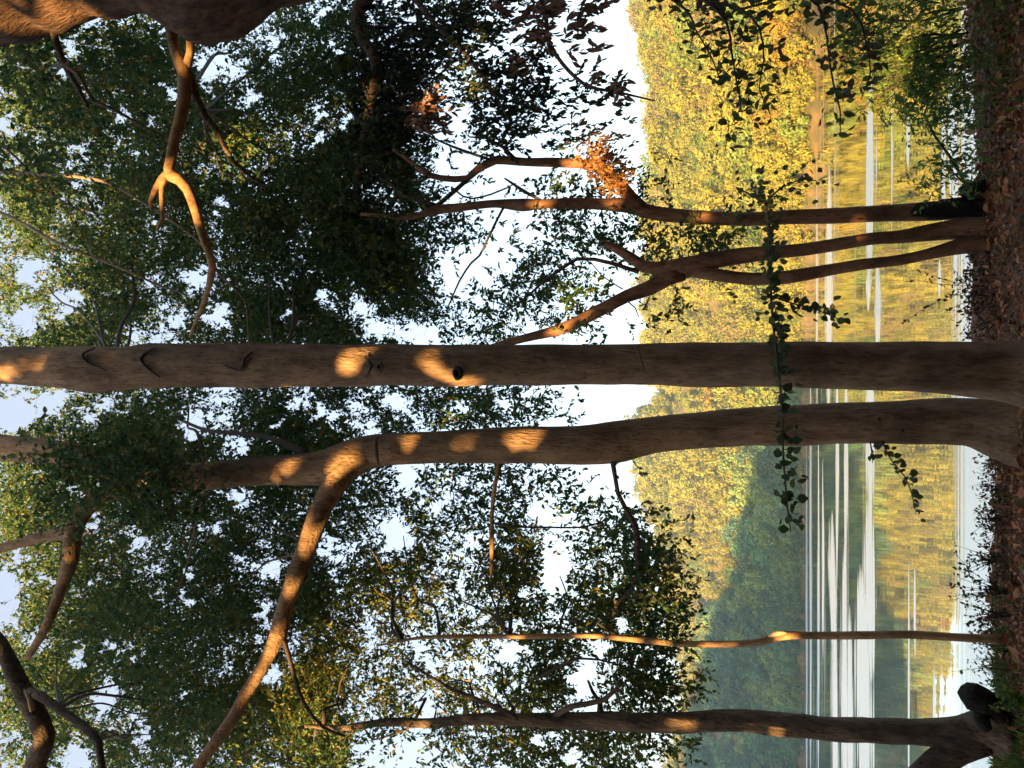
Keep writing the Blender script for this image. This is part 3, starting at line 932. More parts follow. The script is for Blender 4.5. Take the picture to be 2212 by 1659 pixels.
limb('branch', [(320, 1032, 6.95, 28), (280, 1050, 6.85, 24), (200, 1085, 6.75, 20), (160, 1140, 6.65, 18), (152, 1209, 6.6, 17), (135, 1260, 6.6, 13), (101, 1351, 6.5, 10), (60, 1420, 6.5, 7)], M_SMOOTH, t6, 12)
limb('branch', [(160, 1150, 6.65, 14), (90, 1160, 6.6, 12), (0, 1185, 6.5, 10), (-80, 1210, 6.5, 8)], M_SMOOTH, t6, 10)
limb('branch', [(605, 1372, 6.6, 6), (616, 1390, 6.6, 5), (637, 1463, 6.6, 5), (657, 1520, 6.6, 4), (698, 1571, 6.7, 3.5), (745, 1590, 6.8, 2.5)], M_TWIG, t6, 8)
limb('branch', [(668, 985, 7.2, 10), (610, 955, 7.3, 6), (540, 938, 7.5, 5), (450, 930, 7.7, 4), (385, 905, 7.9, 3)], M_TWIG, t6, 8)
limb('branch', [(1320, 985, 7.65, 12), (1324, 1000, 7.6, 6), (1329, 1030, 7.6, 5), (1335, 1066, 7.65, 5), (1353, 1102, 7.7, 5.5), (1373, 1136, 7.8, 7), (1377, 1185, 7.9, 7), (1376, 1235, 8.0, 5), (1364, 1275, 8.1, 5), (1333, 1305, 8.1, 4), (1322, 1335, 8.2, 2.5)], M_ROUGH, t6, 8)
limb('branch', [(1080, 995, 7.5, 8), (1073, 1030, 7.5, 4.5), (1066, 1071, 7.6, 5), (1063, 1115, 7.7, 4), (1062, 1170, 7.75, 5.5), (1062, 1212, 7.8, 4), (1060, 1250, 7.8, 2)], M_TAN, t6, 8)
limb('branch', [(1064, 1130, 7.7, 3), (1107, 1138, 7.8, 2.4), (1175, 1139, 7.9, 2.2), (1260, 1139, 8.0, 2.2), (1300, 1128, 8.1, 1.8)], M_TWIG, t6, 6)
limb('bark_ridge', [(815, 944, 7.05, 2), (812, 960, 6.99, 3.5), (814, 985, 6.99, 3.5), (818, 1003, 7.05, 2)], M_SCAR, t6, 6, 0.15, 0.05)
for x, y in ((1720, 922), (1900, 905), (1950, 930)):
    knot(t6, x, y, 7.68, 3, M_HOLE)

# slender dark stem to the right
t3 = thing('forest_tree', base_of(2110, 448, 8.6), 'slender dark brown tree right of the double stem, charred black at its foot', 'tree', 'trees on the near bank')
limb('trunk', [(2150, 448, 8.6, 26), (2100, 449, 8.6, 20), (2006, 456, 8.6, 20), (1872, 463, 8.6, 17.5), (1738, 468, 8.55, 16), (1604, 473, 8.5, 15), (1475, 467, 8.5, 14.5), (1404, 459, 8.45, 15), (1360, 445, 8.4, 16), (1304, 441, 8.4, 13), (1235, 439, 8.35, 11.5), (1170, 441, 8.3, 10),
               (1130, 443, 8.3, 14), (1070, 440, 8.3, 9), (1003, 447, 8.3, 9), (942, 454, 8.3, 10), (902, 466, 8.3, 7), (860, 469, 8.3, 6), (780, 462, 8.3, 4)], M_RED, t3, 16, 0.07, 0.07, 0.04)
limb('charred_foot', [(2135, 447, 8.58, 27), (2090, 450, 8.58, 21.5), (2040, 455, 8.59, 21.5), (1990, 457, 8.6, 20.5), (1965, 459, 8.6, 18)], M_CHAR, t3, 14, 0.08, 0.06)
limb('branch', [(1385, 448, 8.4, 15), (1364, 430, 8.4, 16), (1338, 397, 8.4, 14), (1304, 367, 8.4, 12), (1271, 356, 8.4, 10), (1204, 351, 8.4, 10), (1137, 350, 8.4, 9), (1070, 346, 8.4, 9), (1036, 362, 8.4, 8.5), (1010, 385, 8.4, 7), (953, 385, 8.4, 6.5), (916, 372, 8.4, 6), (886, 348, 8.4, 5), (850, 322, 8.4, 4)], M_RED, t3, 10)
limb('branch', [(942, 446, 8.3, 5), (983, 412, 8.35, 4.5), (1012, 386, 8.4, 5)], M_ROUGH, t3, 8)
limb('branch', [(945, 446, 8.3, 6), (905, 432, 8.3, 4.5), (860, 420, 8.3, 3.5)], M_ROUGH, t3, 8)
limb('branch', [(1130, 350, 8.4, 5), (1110, 341, 8.35, 4.5), (1087, 318, 8.3, 4), (1050, 298, 8.25, 3), (1015, 296, 8.25, 1.8)], M_ROUGH, t3, 8)
limb('branch', [(1060, 345, 8.4, 3), (1000, 325, 8.3, 3), (950, 305, 8.3, 2.2), (890, 275, 8.2, 1.8)], M_TWIG, t3, 6)
limb('branch', [(1092, 440, 8.3, 3), (1070, 482, 8.2, 2.5), (1036, 552, 8.1, 2.4), (1018, 568, 8.1, 2.2), (993, 606, 8.0, 2), (964, 672, 8.0, 1.5)], M_TWIG, t3, 6)
limb('branch', [(975, 404, 8.35, 2.4), (1000, 424, 8.35, 2.2), (1020, 429, 8.35, 2), (1060, 420, 8.35, 2), (1097, 405, 8.35, 1.8), (1115, 395, 8.35, 1)], M_TWIG, t3, 6)
limb('branch', [(1175, 436, 8.3, 3), (1130, 412, 8.3, 4), (1105, 395, 8.3, 3), (1090, 385, 8.3, 2)], M_ROUGH, t3, 6)

# double stemmed tree
t4 = thing('forest_tree', base_of(2100, 512, 8.5), 'red-brown tree of two stems that join again above head height', 'tree', 'trees on the near bank')
limb('trunk', [(2140, 500, 8.5, 34), (2085, 494, 8.5, 24), (2006, 503, 8.5, 18), (1940, 512, 8.45, 14), (1880, 516, 8.45, 13.5), (1750, 537, 8.4, 13.5), (1660, 546, 8.4, 15), (1604, 552, 8.4, 17), (1537, 564, 8.35, 19), (1490, 577, 8.35, 23), (1450, 585, 8.35, 21), (1420, 600, 8.35, 17)], M_RED, t4, 16, 0.07, 0.08)
limb('stem', [(2140, 528, 8.45, 26), (2085, 530, 8.45, 18), (2006, 549, 8.4, 12.5), (1939, 562, 8.4, 12), (1870, 570, 8.35, 12), (1805, 581, 8.35, 12.5), (1704, 598, 8.3, 15), (1650, 602, 8.3, 14), (1604, 601, 8.3, 13.5), (1537, 592, 8.3, 14), (1490, 582, 8.35, 15)], M_RED, t4, 14, 0.07, 0.08)
limb('branch', [(1470, 580, 8.35, 16), (1438, 580, 8.35, 15), (1390, 576, 8.35, 13), (1362, 556, 8.35, 11), (1321, 532, 8.35, 8), (1296, 522, 8.35, 6)], M_RED, t4, 10)
limb('branch', [(1475, 588, 8.35, 19), (1440, 600, 8.3, 18), (1404, 622, 8.3, 16), (1354, 640, 8.25, 14), (1304, 666, 8.2, 13.5), (1237, 700, 8.2, 13), (1204, 713, 8.2, 12), (1153, 726, 8.2, 9.5), (1096, 740, 8.2, 8), (1010, 765, 8.2, 5)], M_RED, t4, 12)
limb('branch', [(1380, 585, 8.35, 7), (1364, 582, 8.35, 5), (1324, 569, 8.35, 4.5), (1284, 560, 8.35, 4), (1247, 559, 8.35, 4), (1230, 569, 8.35, 3.8), (1170, 612, 8.35, 3.2), (1137, 643, 8.4, 2.6), (1086, 676, 8.4, 2)], M_ROUGH, t4, 7)
limb('branch', [(1345, 625, 8.3, 1.6), (1300, 595, 8.35, 1.4), (1275, 565, 8.35, 1.2)], M_TWIG, t4, 5)
limb('branch', [(1355, 650, 8.2, 1.8), (1372, 665, 8.15, 1.4), (1380, 685, 8.1, 1)], M_TWIG, t4, 5)

# sapling
t7 = thing('sapling', base_of(2140, 1380, 7.8), 'thin tan sapling with a pale snapped-off scar partway up', 'tree', 'trees on the near bank')
limb('trunk', [(2165, 1383, 7.8, 12), (2143, 1381, 7.8, 10), (2062, 1376, 7.8, 9.5), (1961, 1371, 7.8, 9), (1876, 1372, 7.8, 9), (1758, 1373, 7.8, 8.5), (1703, 1372, 7.8, 9), (1673, 1376, 7.8, 10), (1650, 1385, 7.8, 8), (1605, 1390, 7.8, 7.5), (1538, 1391, 7.8, 7), (1470, 1391, 7.8, 7), (1412, 1385, 7.8, 7),
               (1361, 1380, 7.8, 6.5), (1277, 1373, 7.8, 6), (1141, 1375, 7.8, 5.5), (1040, 1375, 7.8, 5), (938, 1376, 7.8, 4.2), (884, 1381, 7.8, 3.2), (820, 1394, 7.8, 2)], M_TAN, t7, 10, 0.07, 0.06)
limb('snag', [(1660, 1374, 7.72, 3), (1678, 1368, 7.7, 6), (1692, 1366, 7.7, 4.5), (1700, 1367, 7.72, 1)], M_SNAG, t7, 8)
limb('branch', [(1330, 1371, 7.8, 3), (1290, 1345, 7.8, 3), (1310, 1330, 7.8, 2)], M_TWIG, t7, 6)

# left trunk with hollow side stem
t8 = thing('forest_tree', base_of(2110, 1580, 8.0), 'dark rough-barked tree at the far left with a broken side stem at its foot', 'tree', 'trees on the near bank')
limb('trunk', [(2175, 1575, 8.0, 70), (2130, 1578, 8.0, 50), (2079, 1583, 8.0, 34), (2011, 1582, 8.0, 28), (1944, 1580, 8.0, 25.5), (1808, 1575, 8.0, 25), (1707, 1566, 8.0, 25), (1605, 1557, 8.0, 23), (1470, 1561, 7.95, 22), (1378, 1560, 7.9, 20), (1277, 1557, 7.9, 19), (1209, 1556, 7.9, 16), (1141, 1555, 7.85, 14),
               (1030, 1553, 7.8, 12), (930, 1562, 7.8, 10), (840, 1560, 7.8, 8.5), (740, 1572, 7.8, 6), (660, 1568, 7.9, 3)], M_ROUGH, t8, 20, 0.09, 0.07, 0.08, 3.0)
limb('side_stem', [(2125, 1600, 7.95, 30), (2070, 1622, 7.9, 30), (2020, 1652, 7.85, 29), (1980, 1684, 7.8, 27), (1900, 1745, 7.7, 22), (1800, 1800, 7.6, 14)], M_ROUGH, t8, 14, 0.1)
limb('branch', [(1297, 1545, 7.9, 9), (1295, 1516, 7.9, 5), (1280, 1494, 7.9, 4), (1270, 1470, 7.9, 2.5)], M_ROUGH, t8, 7)
limb('branch', [(1200, 1545, 7.85, 7), (1230, 1527, 7.8, 6), (1270, 1520, 7.8, 6), (1304, 1512, 7.8, 6), (1334, 1486, 7.8, 4.5), (1345, 1465, 7.8, 2)], M_ROUGH, t8, 7)
limb('branch', [(1150, 1470, 8.0, 2.5), (1226, 1430, 8.0, 3), (1253, 1422, 8.0, 3), (1294, 1425, 8.0, 2.5), (1350, 1440, 8.0, 2)], M_TWIG, t8, 6)
limb('branch', [(1120, 1553, 7.8, 8), (1040, 1515, 7.9, 5), (960, 1480, 8.1, 4), (880, 1430, 8.3, 2.5)], M_ROUGH, t8, 7)

# leaning rough trunk at the right edge
t1 = thing('leaning_tree', base_of(2350, -520, 5.2), 'huge rough leaning trunk with a swollen burl in the top right corner', 'tree')
limb('trunk', [(2700, -620, 5.2, 170), (2300, -500, 5.1, 150), (1800, -370, 4.9, 135), (1300, -260, 4.7, 125), (900, -180, 4.6, 118), (700, -135, 4.5, 112), (500, -105, 4.5, 110), (300, -88, 4.5, 108), (180, -78, 4.5, 110), (80, -55, 4.5, 113), (0, -34, 4.5, 110), (-150, 0, 4.5, 105)], M_BURL, t1, 32, 0.1, 0.06, 0, 3.5)
limb('burl', [(300, -40, 4.5, 30), (350, -25, 4.45, 68), (400, -8, 4.45, 88), (450, -8, 4.45, 94), (510, -22, 4.45, 86), (560, -45, 4.45, 70), (640, -80, 4.45, 40)], M_BURL, t1, 26, 0.12, 0.05, 0, 4.5)
LB = 4.7
limb('branch', [(366, 40, LB + .1, 12), (371, 70, LB, 12), (376, 100, LB, 11), (386, 130, LB, 13), (398, 152, LB, 16), (400, 175, LB, 16), (397, 220, LB, 13.5), (389, 260, LB, 12.5), (377, 300, LB, 12), (370, 340, LB, 11.5), (366, 365, LB, 12), (372, 380, LB, 14), (388, 388, LB, 12.5), (406, 409, LB, 11.5), (416, 433, LB, 11.5), (425, 462, LB, 10.5),
                (432, 489, LB, 10), (442, 522, LB, 8.5), (452, 548, LB + .1, 8), (459, 579, LB + .2, 8), (452, 616, LB + .3, 6.5), (438, 659, LB + .4, 5), (428, 683, LB + .5, 4.5), (410, 728, LB + .6, 3)], M_TAN, t1, 12)
limb('branch', [(405, 60, LB + .1, 8), (412, 92, LB, 8.5), (411, 115, LB, 8), (405, 138, LB, 9), (399, 160, LB, 11)], M_TAN, t1, 10)
limb('branch', [(366, 372, LB, 11), (350, 388, LB, 9), (336, 408, LB, 6.5), (325, 435, LB, 5), (329, 455, LB, 3)], M_TAN, t1, 10)
limb('branch', [(358, 382, LB, 9), (349, 404, LB, 6), (350, 442, LB, 5), (352, 469, LB, 4.5), (340, 497, LB, 3)], M_TAN, t1, 10)
limb('branch', [(404, 160, LB, 12), (415, 175, LB + .05, 9), (425, 214, LB + .1, 8.5), (445, 254, LB + .2, 8), (469, 285, LB + .3, 6.5), (485, 318, LB + .4, 5), (505, 350, LB + .5, 4), (545, 385, LB + .6, 4), (575, 400, LB + .7, 3)], M_ROUGH, t1, 8)
limb('branch', [(110, 40, LB, 9), (116, 70, LB, 7.5), (127, 107, LB, 7), (141, 144, LB, 6), (167, 187, LB + .1, 5.5), (190, 232, LB + .2, 4)], M_ROUGH, t1, 8)
limb('branch', [(141, 140, LB, 6), (168, 158, LB, 5), (181, 181, LB, 4.5), (201, 218, LB, 4), (241, 234, LB + .1, 3.5), (301, 268, LB + .2, 3), (355, 297, LB + .3, 2)], M_ROUGH, t1, 7)

# top left limbs of a tree that stands outside the picture
t9 = thing('overhanging_tree', base_of(2250, 2115, 6.2), 'grey-brown forking limb entering at the top left corner', 'tree')
limb('trunk', [(2500, 2150, 6.2, 70), (2200, 2110, 6.2, 55), (1600, 2040, 6.0, 48), (900, 1930, 5.9, 40), (400, 1810, 5.8, 34), (150, 1715, 5.7, 28), (70, 1668, 5.7, 23), (84, 1632, 5.7, 21), (98, 1590, 5.7, 21), (80, 1547, 5.7, 21), (52, 1497, 5.7, 19.5), (20, 1430, 5.7, 17), (0, 1393, 5.7, 16), (-80, 1300, 5.7, 13)], M_ROUGH, t9, 16, 0.07)
limb('branch', [(60, 1495, 5.68, 10), (85, 1503, 5.65, 10), (135, 1537, 5.6, 9), (183, 1571, 5.55, 9), (214, 1605, 5.5, 8), (220, 1660, 5.5, 7.5), (250, 1720, 5.5, 5)], M_ROUGH, t9, 9)
limb('snag', [(70, 1535, 5.62, 6), (64, 1512, 5.6, 5), (52, 1490, 5.6, 1)], M_SNAG, t9, 7)

# drooping tree to the right, its dark limbs behind the hanging leaves
t0 = thing('drooping_tree', base_of(2150, -560, 8.6), 'tree with long drooping sprays of brown leaves at the upper right', 'tree')
limb('trunk', [(2300, -600, 8.6, 60), (1800, -480, 8.6, 48), (1300, -330, 8.6, 38), (1000, -190, 8.6, 30), (850, -70, 8.6, 22), (775, 20, 8.6, 15), (778, 75, 8.6, 13), (812, 134, 8.6, 12), (800, 230, 8.6, 10), (780, 330, 8.7, 8), (770, 460, 8.8, 6)], M_ROUGH, t0, 14, 0.08)
limb('branch', [(1000, -190, 8.6, 14), (1100, -80, 8.4, 9), (1170, 0, 8.3, 6), (1190, 100, 8.2, 4.5), (1260, 180, 8.1, 4), (1340, 200, 8.1, 3), (1415, 218, 8.1, 1.5)], M_ROUGH, t0, 7)
limb('branch', [(850, -70, 8.6, 10), (930, 40, 8.5, 6), (1000, 110, 8.4, 5), (1060, 190, 8.4, 3), (1100, 260, 8.4, 2)], M_ROUGH, t0, 7)

def boughs(parent, starts, poly, n, mat=None):
    """thin curving branches from the limbs out into the leaves"""
    P = np.array(poly, float)
    k = 0
    while k < n:
        x, y = rng.uniform(P[:, 0].min(), P[:, 0].max()), rng.uniform(P[:, 1].min(), P[:, 1].max())
        if not in_poly(np.array([x]), np.array([y]), poly)[0]:
            continue
        st = min(starts, key=lambda q: abs(q[0] - 60 - x) + abs(q[1] - y) + rng.uniform(0, 250))
        Y1 = rng.uniform(8.0, 9.6)
        w = rng.uniform(3.0, 5.5)
        rows = []
        for f in (0, 0.25, 0.5, 0.75, 1.0):
            bend = math.sin(f * math.pi)
            rows.append((st[0] + (x - st[0]) * f ** 1.25 + bend * rng.normal(0, 14), st[1] + (y - st[1]) * f + bend * rng.normal(0, 14), st[2] + (Y1 - st[2]) * min(1, f * 1.5), w * (1 - 0.75 * f)))
        limb('branch', rows, mat or M_TWIG, parent, 6, 0.1, 0.15)
        k += 1


boughs(t5, [(400, 790, 5.9), (250, 790, 5.8), (600, 790, 6.0), (800, 789, 6.15)], [(40, 460), (740, 460), (900, 640), (850, 740), (40, 740)], 9)
boughs(t6, [(600, 1016, 7.1), (300, 1040, 6.9), (660, 1190, 6.8), (600, 1370, 6.6), (450, 1025, 7)], [(60, 870), (740, 850), (740, 960), (600, 1300), (100, 1320)], 13)
boughs(t1, [(400, 180, 4.75), (370, 370, 4.75), (140, 140, 4.75), (430, 480, 4.75), (440, 240, 4.9)], [(30, 120), (700, 60), (740, 400), (60, 400)], 9)
boughs(t9, [(90, 1600, 5.75), (130, 1530, 5.65), (210, 1600, 5.55), (20, 1430, 5.75)], [(40, 1360), (480, 1360), (480, 1640), (200, 1640)], 7)
boughs(t8, [(1100, 1555, 7.85), (900, 1560, 7.85), (700, 1570, 7.85), (1250, 1556, 7.9)], [(520, 1400), (1200, 1420), (1300, 1500), (1000, 1640), (520, 1640)], 11)
boughs(t7, [(1100, 1375, 7.85), (950, 1376, 7.85), (1250, 1373, 7.85), (870, 1383, 7.85)], [(760, 1130), (1150, 1180), (1300, 1320), (760, 1370)], 9)
boughs(t0, [(800, 200, 8.65), (780, 60, 8.65), (780, 320, 8.75)], [(745, 20), (930, 20), (1000, 250), (800, 330)], 5)
boughs(t3, [(870, 468, 8.35), (850, 325, 8.45), (865, 420, 8.35)], [(740, 350), (860, 350), (880, 540), (745, 540)], 5)

# crowns: (outline, optical depth, nearest Y, farthest Y)
crown(t1, [([(0, 60), (560, 60), (640, 10), (740, 0), (760, 330), (740, 430), (0, 420)], 1.5, 8, 12.5), ([(0, 80), (340, 60), (340, 420), (0, 430)], 0.5, 5.2, 7), ([(0, 70), (110, 70), (120, 180), (0, 190)], 0.9, 4.8, 6)])
crown(t5, [([(0, 400), (740, 410), (880, 560), (940, 640), (960, 700), (900, 760), (0, 760)], 1.45, 8.3, 12.5), ([(0, 830), (740, 830), (740, 960), (0, 960)], 1.2, 8.3, 12), ([(500, 400), (740, 410), (860, 560), (860, 640), (500, 700)], 0.7, 8.3, 10)])
crown(t6, [([(0, 950), (735, 950), (735, 1330), (0, 1330)], 1.45, 8.4, 12.5), ([(735, 830), (1120, 835), (1175, 870), (1150, 925), (735, 940)], 0.95, 8.6, 11), ([(740, 990), (1010, 1005), (1010, 1100), (740, 1100)], 0.75, 8.6, 10.5),
           ([(1000, 1000), (1190, 1000), (1180, 1030), (1100, 1080), (1000, 1100)], 0.55, 8.4, 9.5), ([(1290, 1005), (1325, 1005), (1330, 1110), (1295, 1115)], 0.9, 8.0, 8.6), ([(1160, 1045), (1225, 1040), (1230, 1090), (1170, 1100)], 0.45, 8.2, 9), ([(1170, 865), (1270, 835), (1275, 850), (1200, 880)], 0.5, 8.6, 9.5), ([(1175, 885), (1215, 880), (1220, 905), (1180, 912)], 0.6, 8.6, 9.5),
           ([(1345, 1115), (1400, 1105), (1445, 1180), (1450, 1400), (1340, 1390), (1355, 1250)], 1.3, 8.0, 9.2), ([(150, 935), (330, 965), (420, 1000), (400, 1110), (100, 1120)], 0.7, 6.0, 6.6), ([(330, 960), (430, 985), (410, 1080), (320, 1080)], 0.7, 6.0, 6.6), ([(0, 930), (160, 940), (120, 1040), (0, 1040)], 0.35, 6.0, 6.5)])
crown(t3, [([(735, 330), (880, 330), (905, 430), (900, 560), (735, 560)], 1.5, 8.5, 11), ([(880, 380), (930, 360), (920, 400), (960, 480), (880, 560)], 0.5, 8.4, 9), ([(900, 270), (1000, 270), (1060, 330), (1010, 345), (960, 345), (910, 330)], 0.38, 8.2, 8.8),
           ([(1020, 330), (1060, 320), (1070, 345), (1030, 350)], 0.9, 8.2, 8.6), ([(1190, 385), (1250, 375), (1260, 425), (1200, 430)], 0.8, 8.3, 8.8), ([(1085, 385), (1120, 385), (1120, 425), (1085, 425)], 1.0, 8.3, 8.6), ([(1290, 395), (1330, 400), (1310, 432), (1280, 430)], 0.6, 8.3, 8.6),
           ([(1330, 330), (1405, 360), (1400, 440), (1375, 425), (1350, 390)], 0.8, 8.3, 8.9), ([(930, 460), (1000, 455), (1030, 500), (960, 560), (930, 540)], 0.4, 8.3, 9)])
crown(t4, [([(960, 660), (1000, 620), (1060, 590), (1120, 560), (1160, 540), (1230, 580), (1270, 640), (1200, 700), (1080, 735), (960, 735)], 0.5, 8.4, 9.8), ([(1130, 530), (1180, 480), (1280, 470), (1290, 540), (1200, 560)], 0.3, 8.4, 9.2), ([(1210, 460), (1280, 460), (1330, 490), (1260, 530), (1210, 510)], 0.75, 8.3, 9),
           ([(1280, 540), (1400, 490), (1475, 500), (1470, 560), (1400, 565), (1330, 545)], 0.7, 8.4, 9), ([(1220, 590), (1320, 600), (1320, 650), (1240, 690)], 0.55, 8.3, 9), ([(1290, 735), (1255, 720), (1200, 722), (1190, 740)], 1.0, 8.3, 8.6), ([(1480, 480), (1580, 485), (1560, 540), (1490, 550)], 0.9, 8.2, 8.8), ([(1400, 650), (1440, 640), (1445, 690), (1410, 715)], 0.9, 8.0, 8.5)])
crown(t7, [([(735, 1097), (960, 1100), (1010, 1160), (1160, 1170), (1180, 1290), (1340, 1290), (1350, 1375), (735, 1390)], 0.85, 8.4, 11.5), ([(1010, 1100), (1180, 1100), (1170, 1290), (1010, 1250)], 0.6, 8.4, 10), ([(1230, 1130), (1330, 1150), (1340, 1330), (1240, 1330)], 0.75, 8.4, 10)], M_LEAF_Y)
crown(t8, [([(500, 1330), (735, 1340), (735, 1659), (500, 1659)], 1.5, 8.4, 12), ([(735, 1370), (1010, 1385), (1200, 1400), (1230, 1480), (1150, 1545), (735, 1545)], 0.95, 8.3, 11), ([(1170, 1385), (1480, 1395), (1480, 1430), (1440, 1540), (1360, 1535), (1330, 1440), (1180, 1430)], 1.0, 8.2, 9.2),
           ([(1160, 1480), (1240, 1500), (1310, 1530), (1180, 1545)], 0.7, 8.1, 9), ([(940, 1545), (1370, 1590), (1360, 1659), (940, 1659)], 0.8, 8.2, 10.5), ([(1340, 1590), (1480, 1600), (1490, 1659), (1340, 1659)], 0.9, 8.2, 9)], M_LEAF_Y)
crown(t9, [([(0, 1330), (500, 1330), (500, 1659), (0, 1659)], 1.4, 8, 12), ([(100, 1330), (420, 1340), (400, 1600), (150, 1480)], 0.5, 6.4, 8), ([(560, 1560), (800, 1550), (960, 1600), (940, 1659), (600, 1659)], 0.9, 7.2, 8.5)])
crown(t0, [([(735, 0), (960, 0), (950, 90), (880, 200), (900, 290), (850, 340), (735, 350)], 1.5, 8.5, 10.5), ([(930, 0), (1080, 0), (1100, 120), (1060, 200), (960, 160)], 0.9, 8.3, 9.5), ([(990, 150), (1130, 140), (1190, 230), (1180, 300), (1120, 310), (1000, 300)], 0.75, 8.3, 9.3),
           ([(1150, 170), (1300, 190), (1330, 230), (1230, 230), (1160, 220)], 0.7, 8.2, 8.8), ([(1180, 230), (1290, 235), (1320, 265), (1200, 260)], 0.6, 8.2, 8.8), ([(1000, 290), (1060, 300), (1050, 330), (1010, 325)], 0.9, 8.2, 8.8), ([(1165, 275), (1260, 280), (1270, 300), (1180, 300)], 0.5, 8.2, 8.8), ([(1190, 300), (1270, 320), (1240, 345), (1190, 340)], 0.8, 8.3, 8.7)], M_LEAF_D, droop=0.8, leaf=0.075)
for g in ([([(1050, 0), (1180, 0), (1160, 90), (1110, 100), (1080, 60)], 0.45, 8.0, 8.5), ([(1180, 20), (1260, 0), (1290, -10), (1235, 60), (1230, 130), (1270, 185), (1340, 195), (1425, 215), (1330, 225), (1280, 205), (1200, 150), (1185, 90)], 1.0, 8.0, 8.4), ([(850, 215), (940, 250), (950, 280), (880, 270)], 0.4, 8.0, 8.4), ([(1060, 90), (1120, 100), (1100, 150), (1060, 150)], 0.3, 8.1, 8.5)],):
    crown(t0, g, M_DRY, 'dry_leaves', droop=1.0, leaf=0.11, spread=0.09, clump=0, aspect=0.42)
crown(t3, [([(1195, 305), (1260, 310), (1310, 350), (1330, 395), (1290, 400), (1250, 375), (1200, 345)], 0.5, 8.15, 8.35)], M_ORANGE, 'dry_leaves', droop=0.7, leaf=0.06, spread=0.12, clump=0, twig_len=0.2)


# ------------------------------------------------------------------ pale thin vines strung through the upper canopy
def vine(rows, label, mat=M_PALE):
    p = at(np.array([rows[0][0]]), np.array([rows[0][1]]), np.array([rows[0][2]]))[0]
    o = limb('vine', rows, mat, None, 6, 0.15, 0.08)
    return tag(o, label, 'vine', 'thin vines in the upper canopy')


vine([(-60, 371, 6.2, 4.5), (0, 372, 6.2, 4.5), (100, 377, 6.2, 4.2), (167, 382, 6.2, 4), (234, 395, 6.2, 3.8), (301, 432, 6.2, 3.5), (368, 475, 6.2, 3.2), (419, 512, 6.2, 3), (449, 542, 6.2, 3), (469, 586, 6.3, 2.8), (502, 619, 6.3, 2.6), (529, 650, 6.4, 2.4), (536, 700, 6.4, 2), (539, 770, 6.5, 1.8)],
     'long pale vine passing in front of the forked sunlit limb')
vine([(-60, 440, 6.4, 4), (0, 459, 6.4, 4), (50, 482, 6.4, 3.8), (100, 512, 6.4, 3.6), (150, 536, 6.4, 3.2), (201, 556, 6.5, 3), (285, 589, 6.6, 2.8), (335, 613, 6.7, 2.6), (400, 636, 6.8, 2)], 'shorter pale vine slanting down towards the thickest trunk')
vine([(-60, 270, 6.4, 3.4), (0, 311, 6.4, 3.4), (43, 348, 6.4, 3), (84, 395, 6.5, 2.8), (124, 428, 6.6, 2.4), (200, 470, 6.7, 1.6)], 'dark thin vine in the upper right canopy nearest the burl', M_TWIG)


# ------------------------------------------------------------------ single leaves as parts
def leaf_mesh(name, mat, ln, asp, seed):
    r2 = np.random.default_rng(seed)
    prof = [(0, 0.02), (0.12, 0.05), (0.28, 0.36), (0.5, 0.5), (0.72, 0.38), (0.9, 0.14), (1, 0.0)]
    V, F = [], []
    curl = r2.uniform(0.1, 0.35)
    for a, w in prof:
        for s in (-1, 0, 1):
            V.append((s * w * asp * ln, a * ln, ln * (0.18 * abs(s) * w - curl * a * a)))
    for i in range(len(prof) - 1):
        for k in (0, 1):
            q = i * 3 + k
            F.append((q, q + 1, q + 4, q + 3))
    me = bpy.data.meshes.new(name)
    me.from_pydata(V, [], F)
    me.polygons.foreach_set('use_smooth', [True] * len(F))
    me.materials.append(mat)
    me.update()
    return me


def place_leaf(me, parent, p, d, nrm):
    o = bpy.data.objects.new('leaf', me)
    d = Vector(d).normalized(); n = Vector(nrm)
    x = d.cross(n).normalized(); z = x.cross(d)
    mm = Matrix((x, d, z)).transposed().to_4x4()
    mm.translation = Vector(p) - Vector(parent_origin(parent))
    s = random.uniform(0.7, 1.25)
    COL.objects.link(o)
    o.parent = parent
    o.matrix_local = mm @ Matrix.Scale(s, 4)
    return o


def one_leaf_mat(name, c, tr=0.3):
    return leaf_mat(name, [(0.0, c), (1.0, tuple(v * 1.1 for v in c))], tr)


BIG = [leaf_mesh('leaf', one_leaf_mat('shoot_leaf', tuple(1.7 * v for v in c), 0.45), 0.075, asp, i) for i, (c, asp) in enumerate((((0.025, 0.045, 0.018), 0.75), ((0.04, 0.065, 0.02), 0.65), ((0.03, 0.04, 0.02), 0.85), ((0.07, 0.075, 0.025), 0.7)))]
NEAR = [leaf_mesh('leaf', one_leaf_mat('near_leaf', tuple(2.0 * v for v in c), 0.5), 0.05, asp * 0.85, i + 9) for i, (c, asp) in enumerate((((0.025, 0.04, 0.015), 0.55), ((0.04, 0.06, 0.018), 0.5), ((0.05, 0.035, 0.02), 0.6), ((0.06, 0.08, 0.02), 0.55)))]


def leafy_shoot(parent, rows, meshes, n, jitter=0.03, droop=0.9):
    """stem tube plus single leaves set along it"""
    stem = limb('stem', rows, M_TWIG, parent, 6, 0.1, 0.06)
    P = px_path(rows, 0.02)
    for i in range(n):
        k = int((i + rng.uniform(0, 1)) / n * (len(P) - 1))
        p = P[k, :3] + rng.normal(0, jitter, 3)
        d = unit(rng.normal(0, 0.7, 3) + np.array([0, 0, -droop]))
        place_leaf(meshes[int(rng.integers(0, len(meshes)))], parent, p, d, unit(rng.normal(0, 0.7, 3) + np.array([0, -0.7, 0.5])))
    return stem


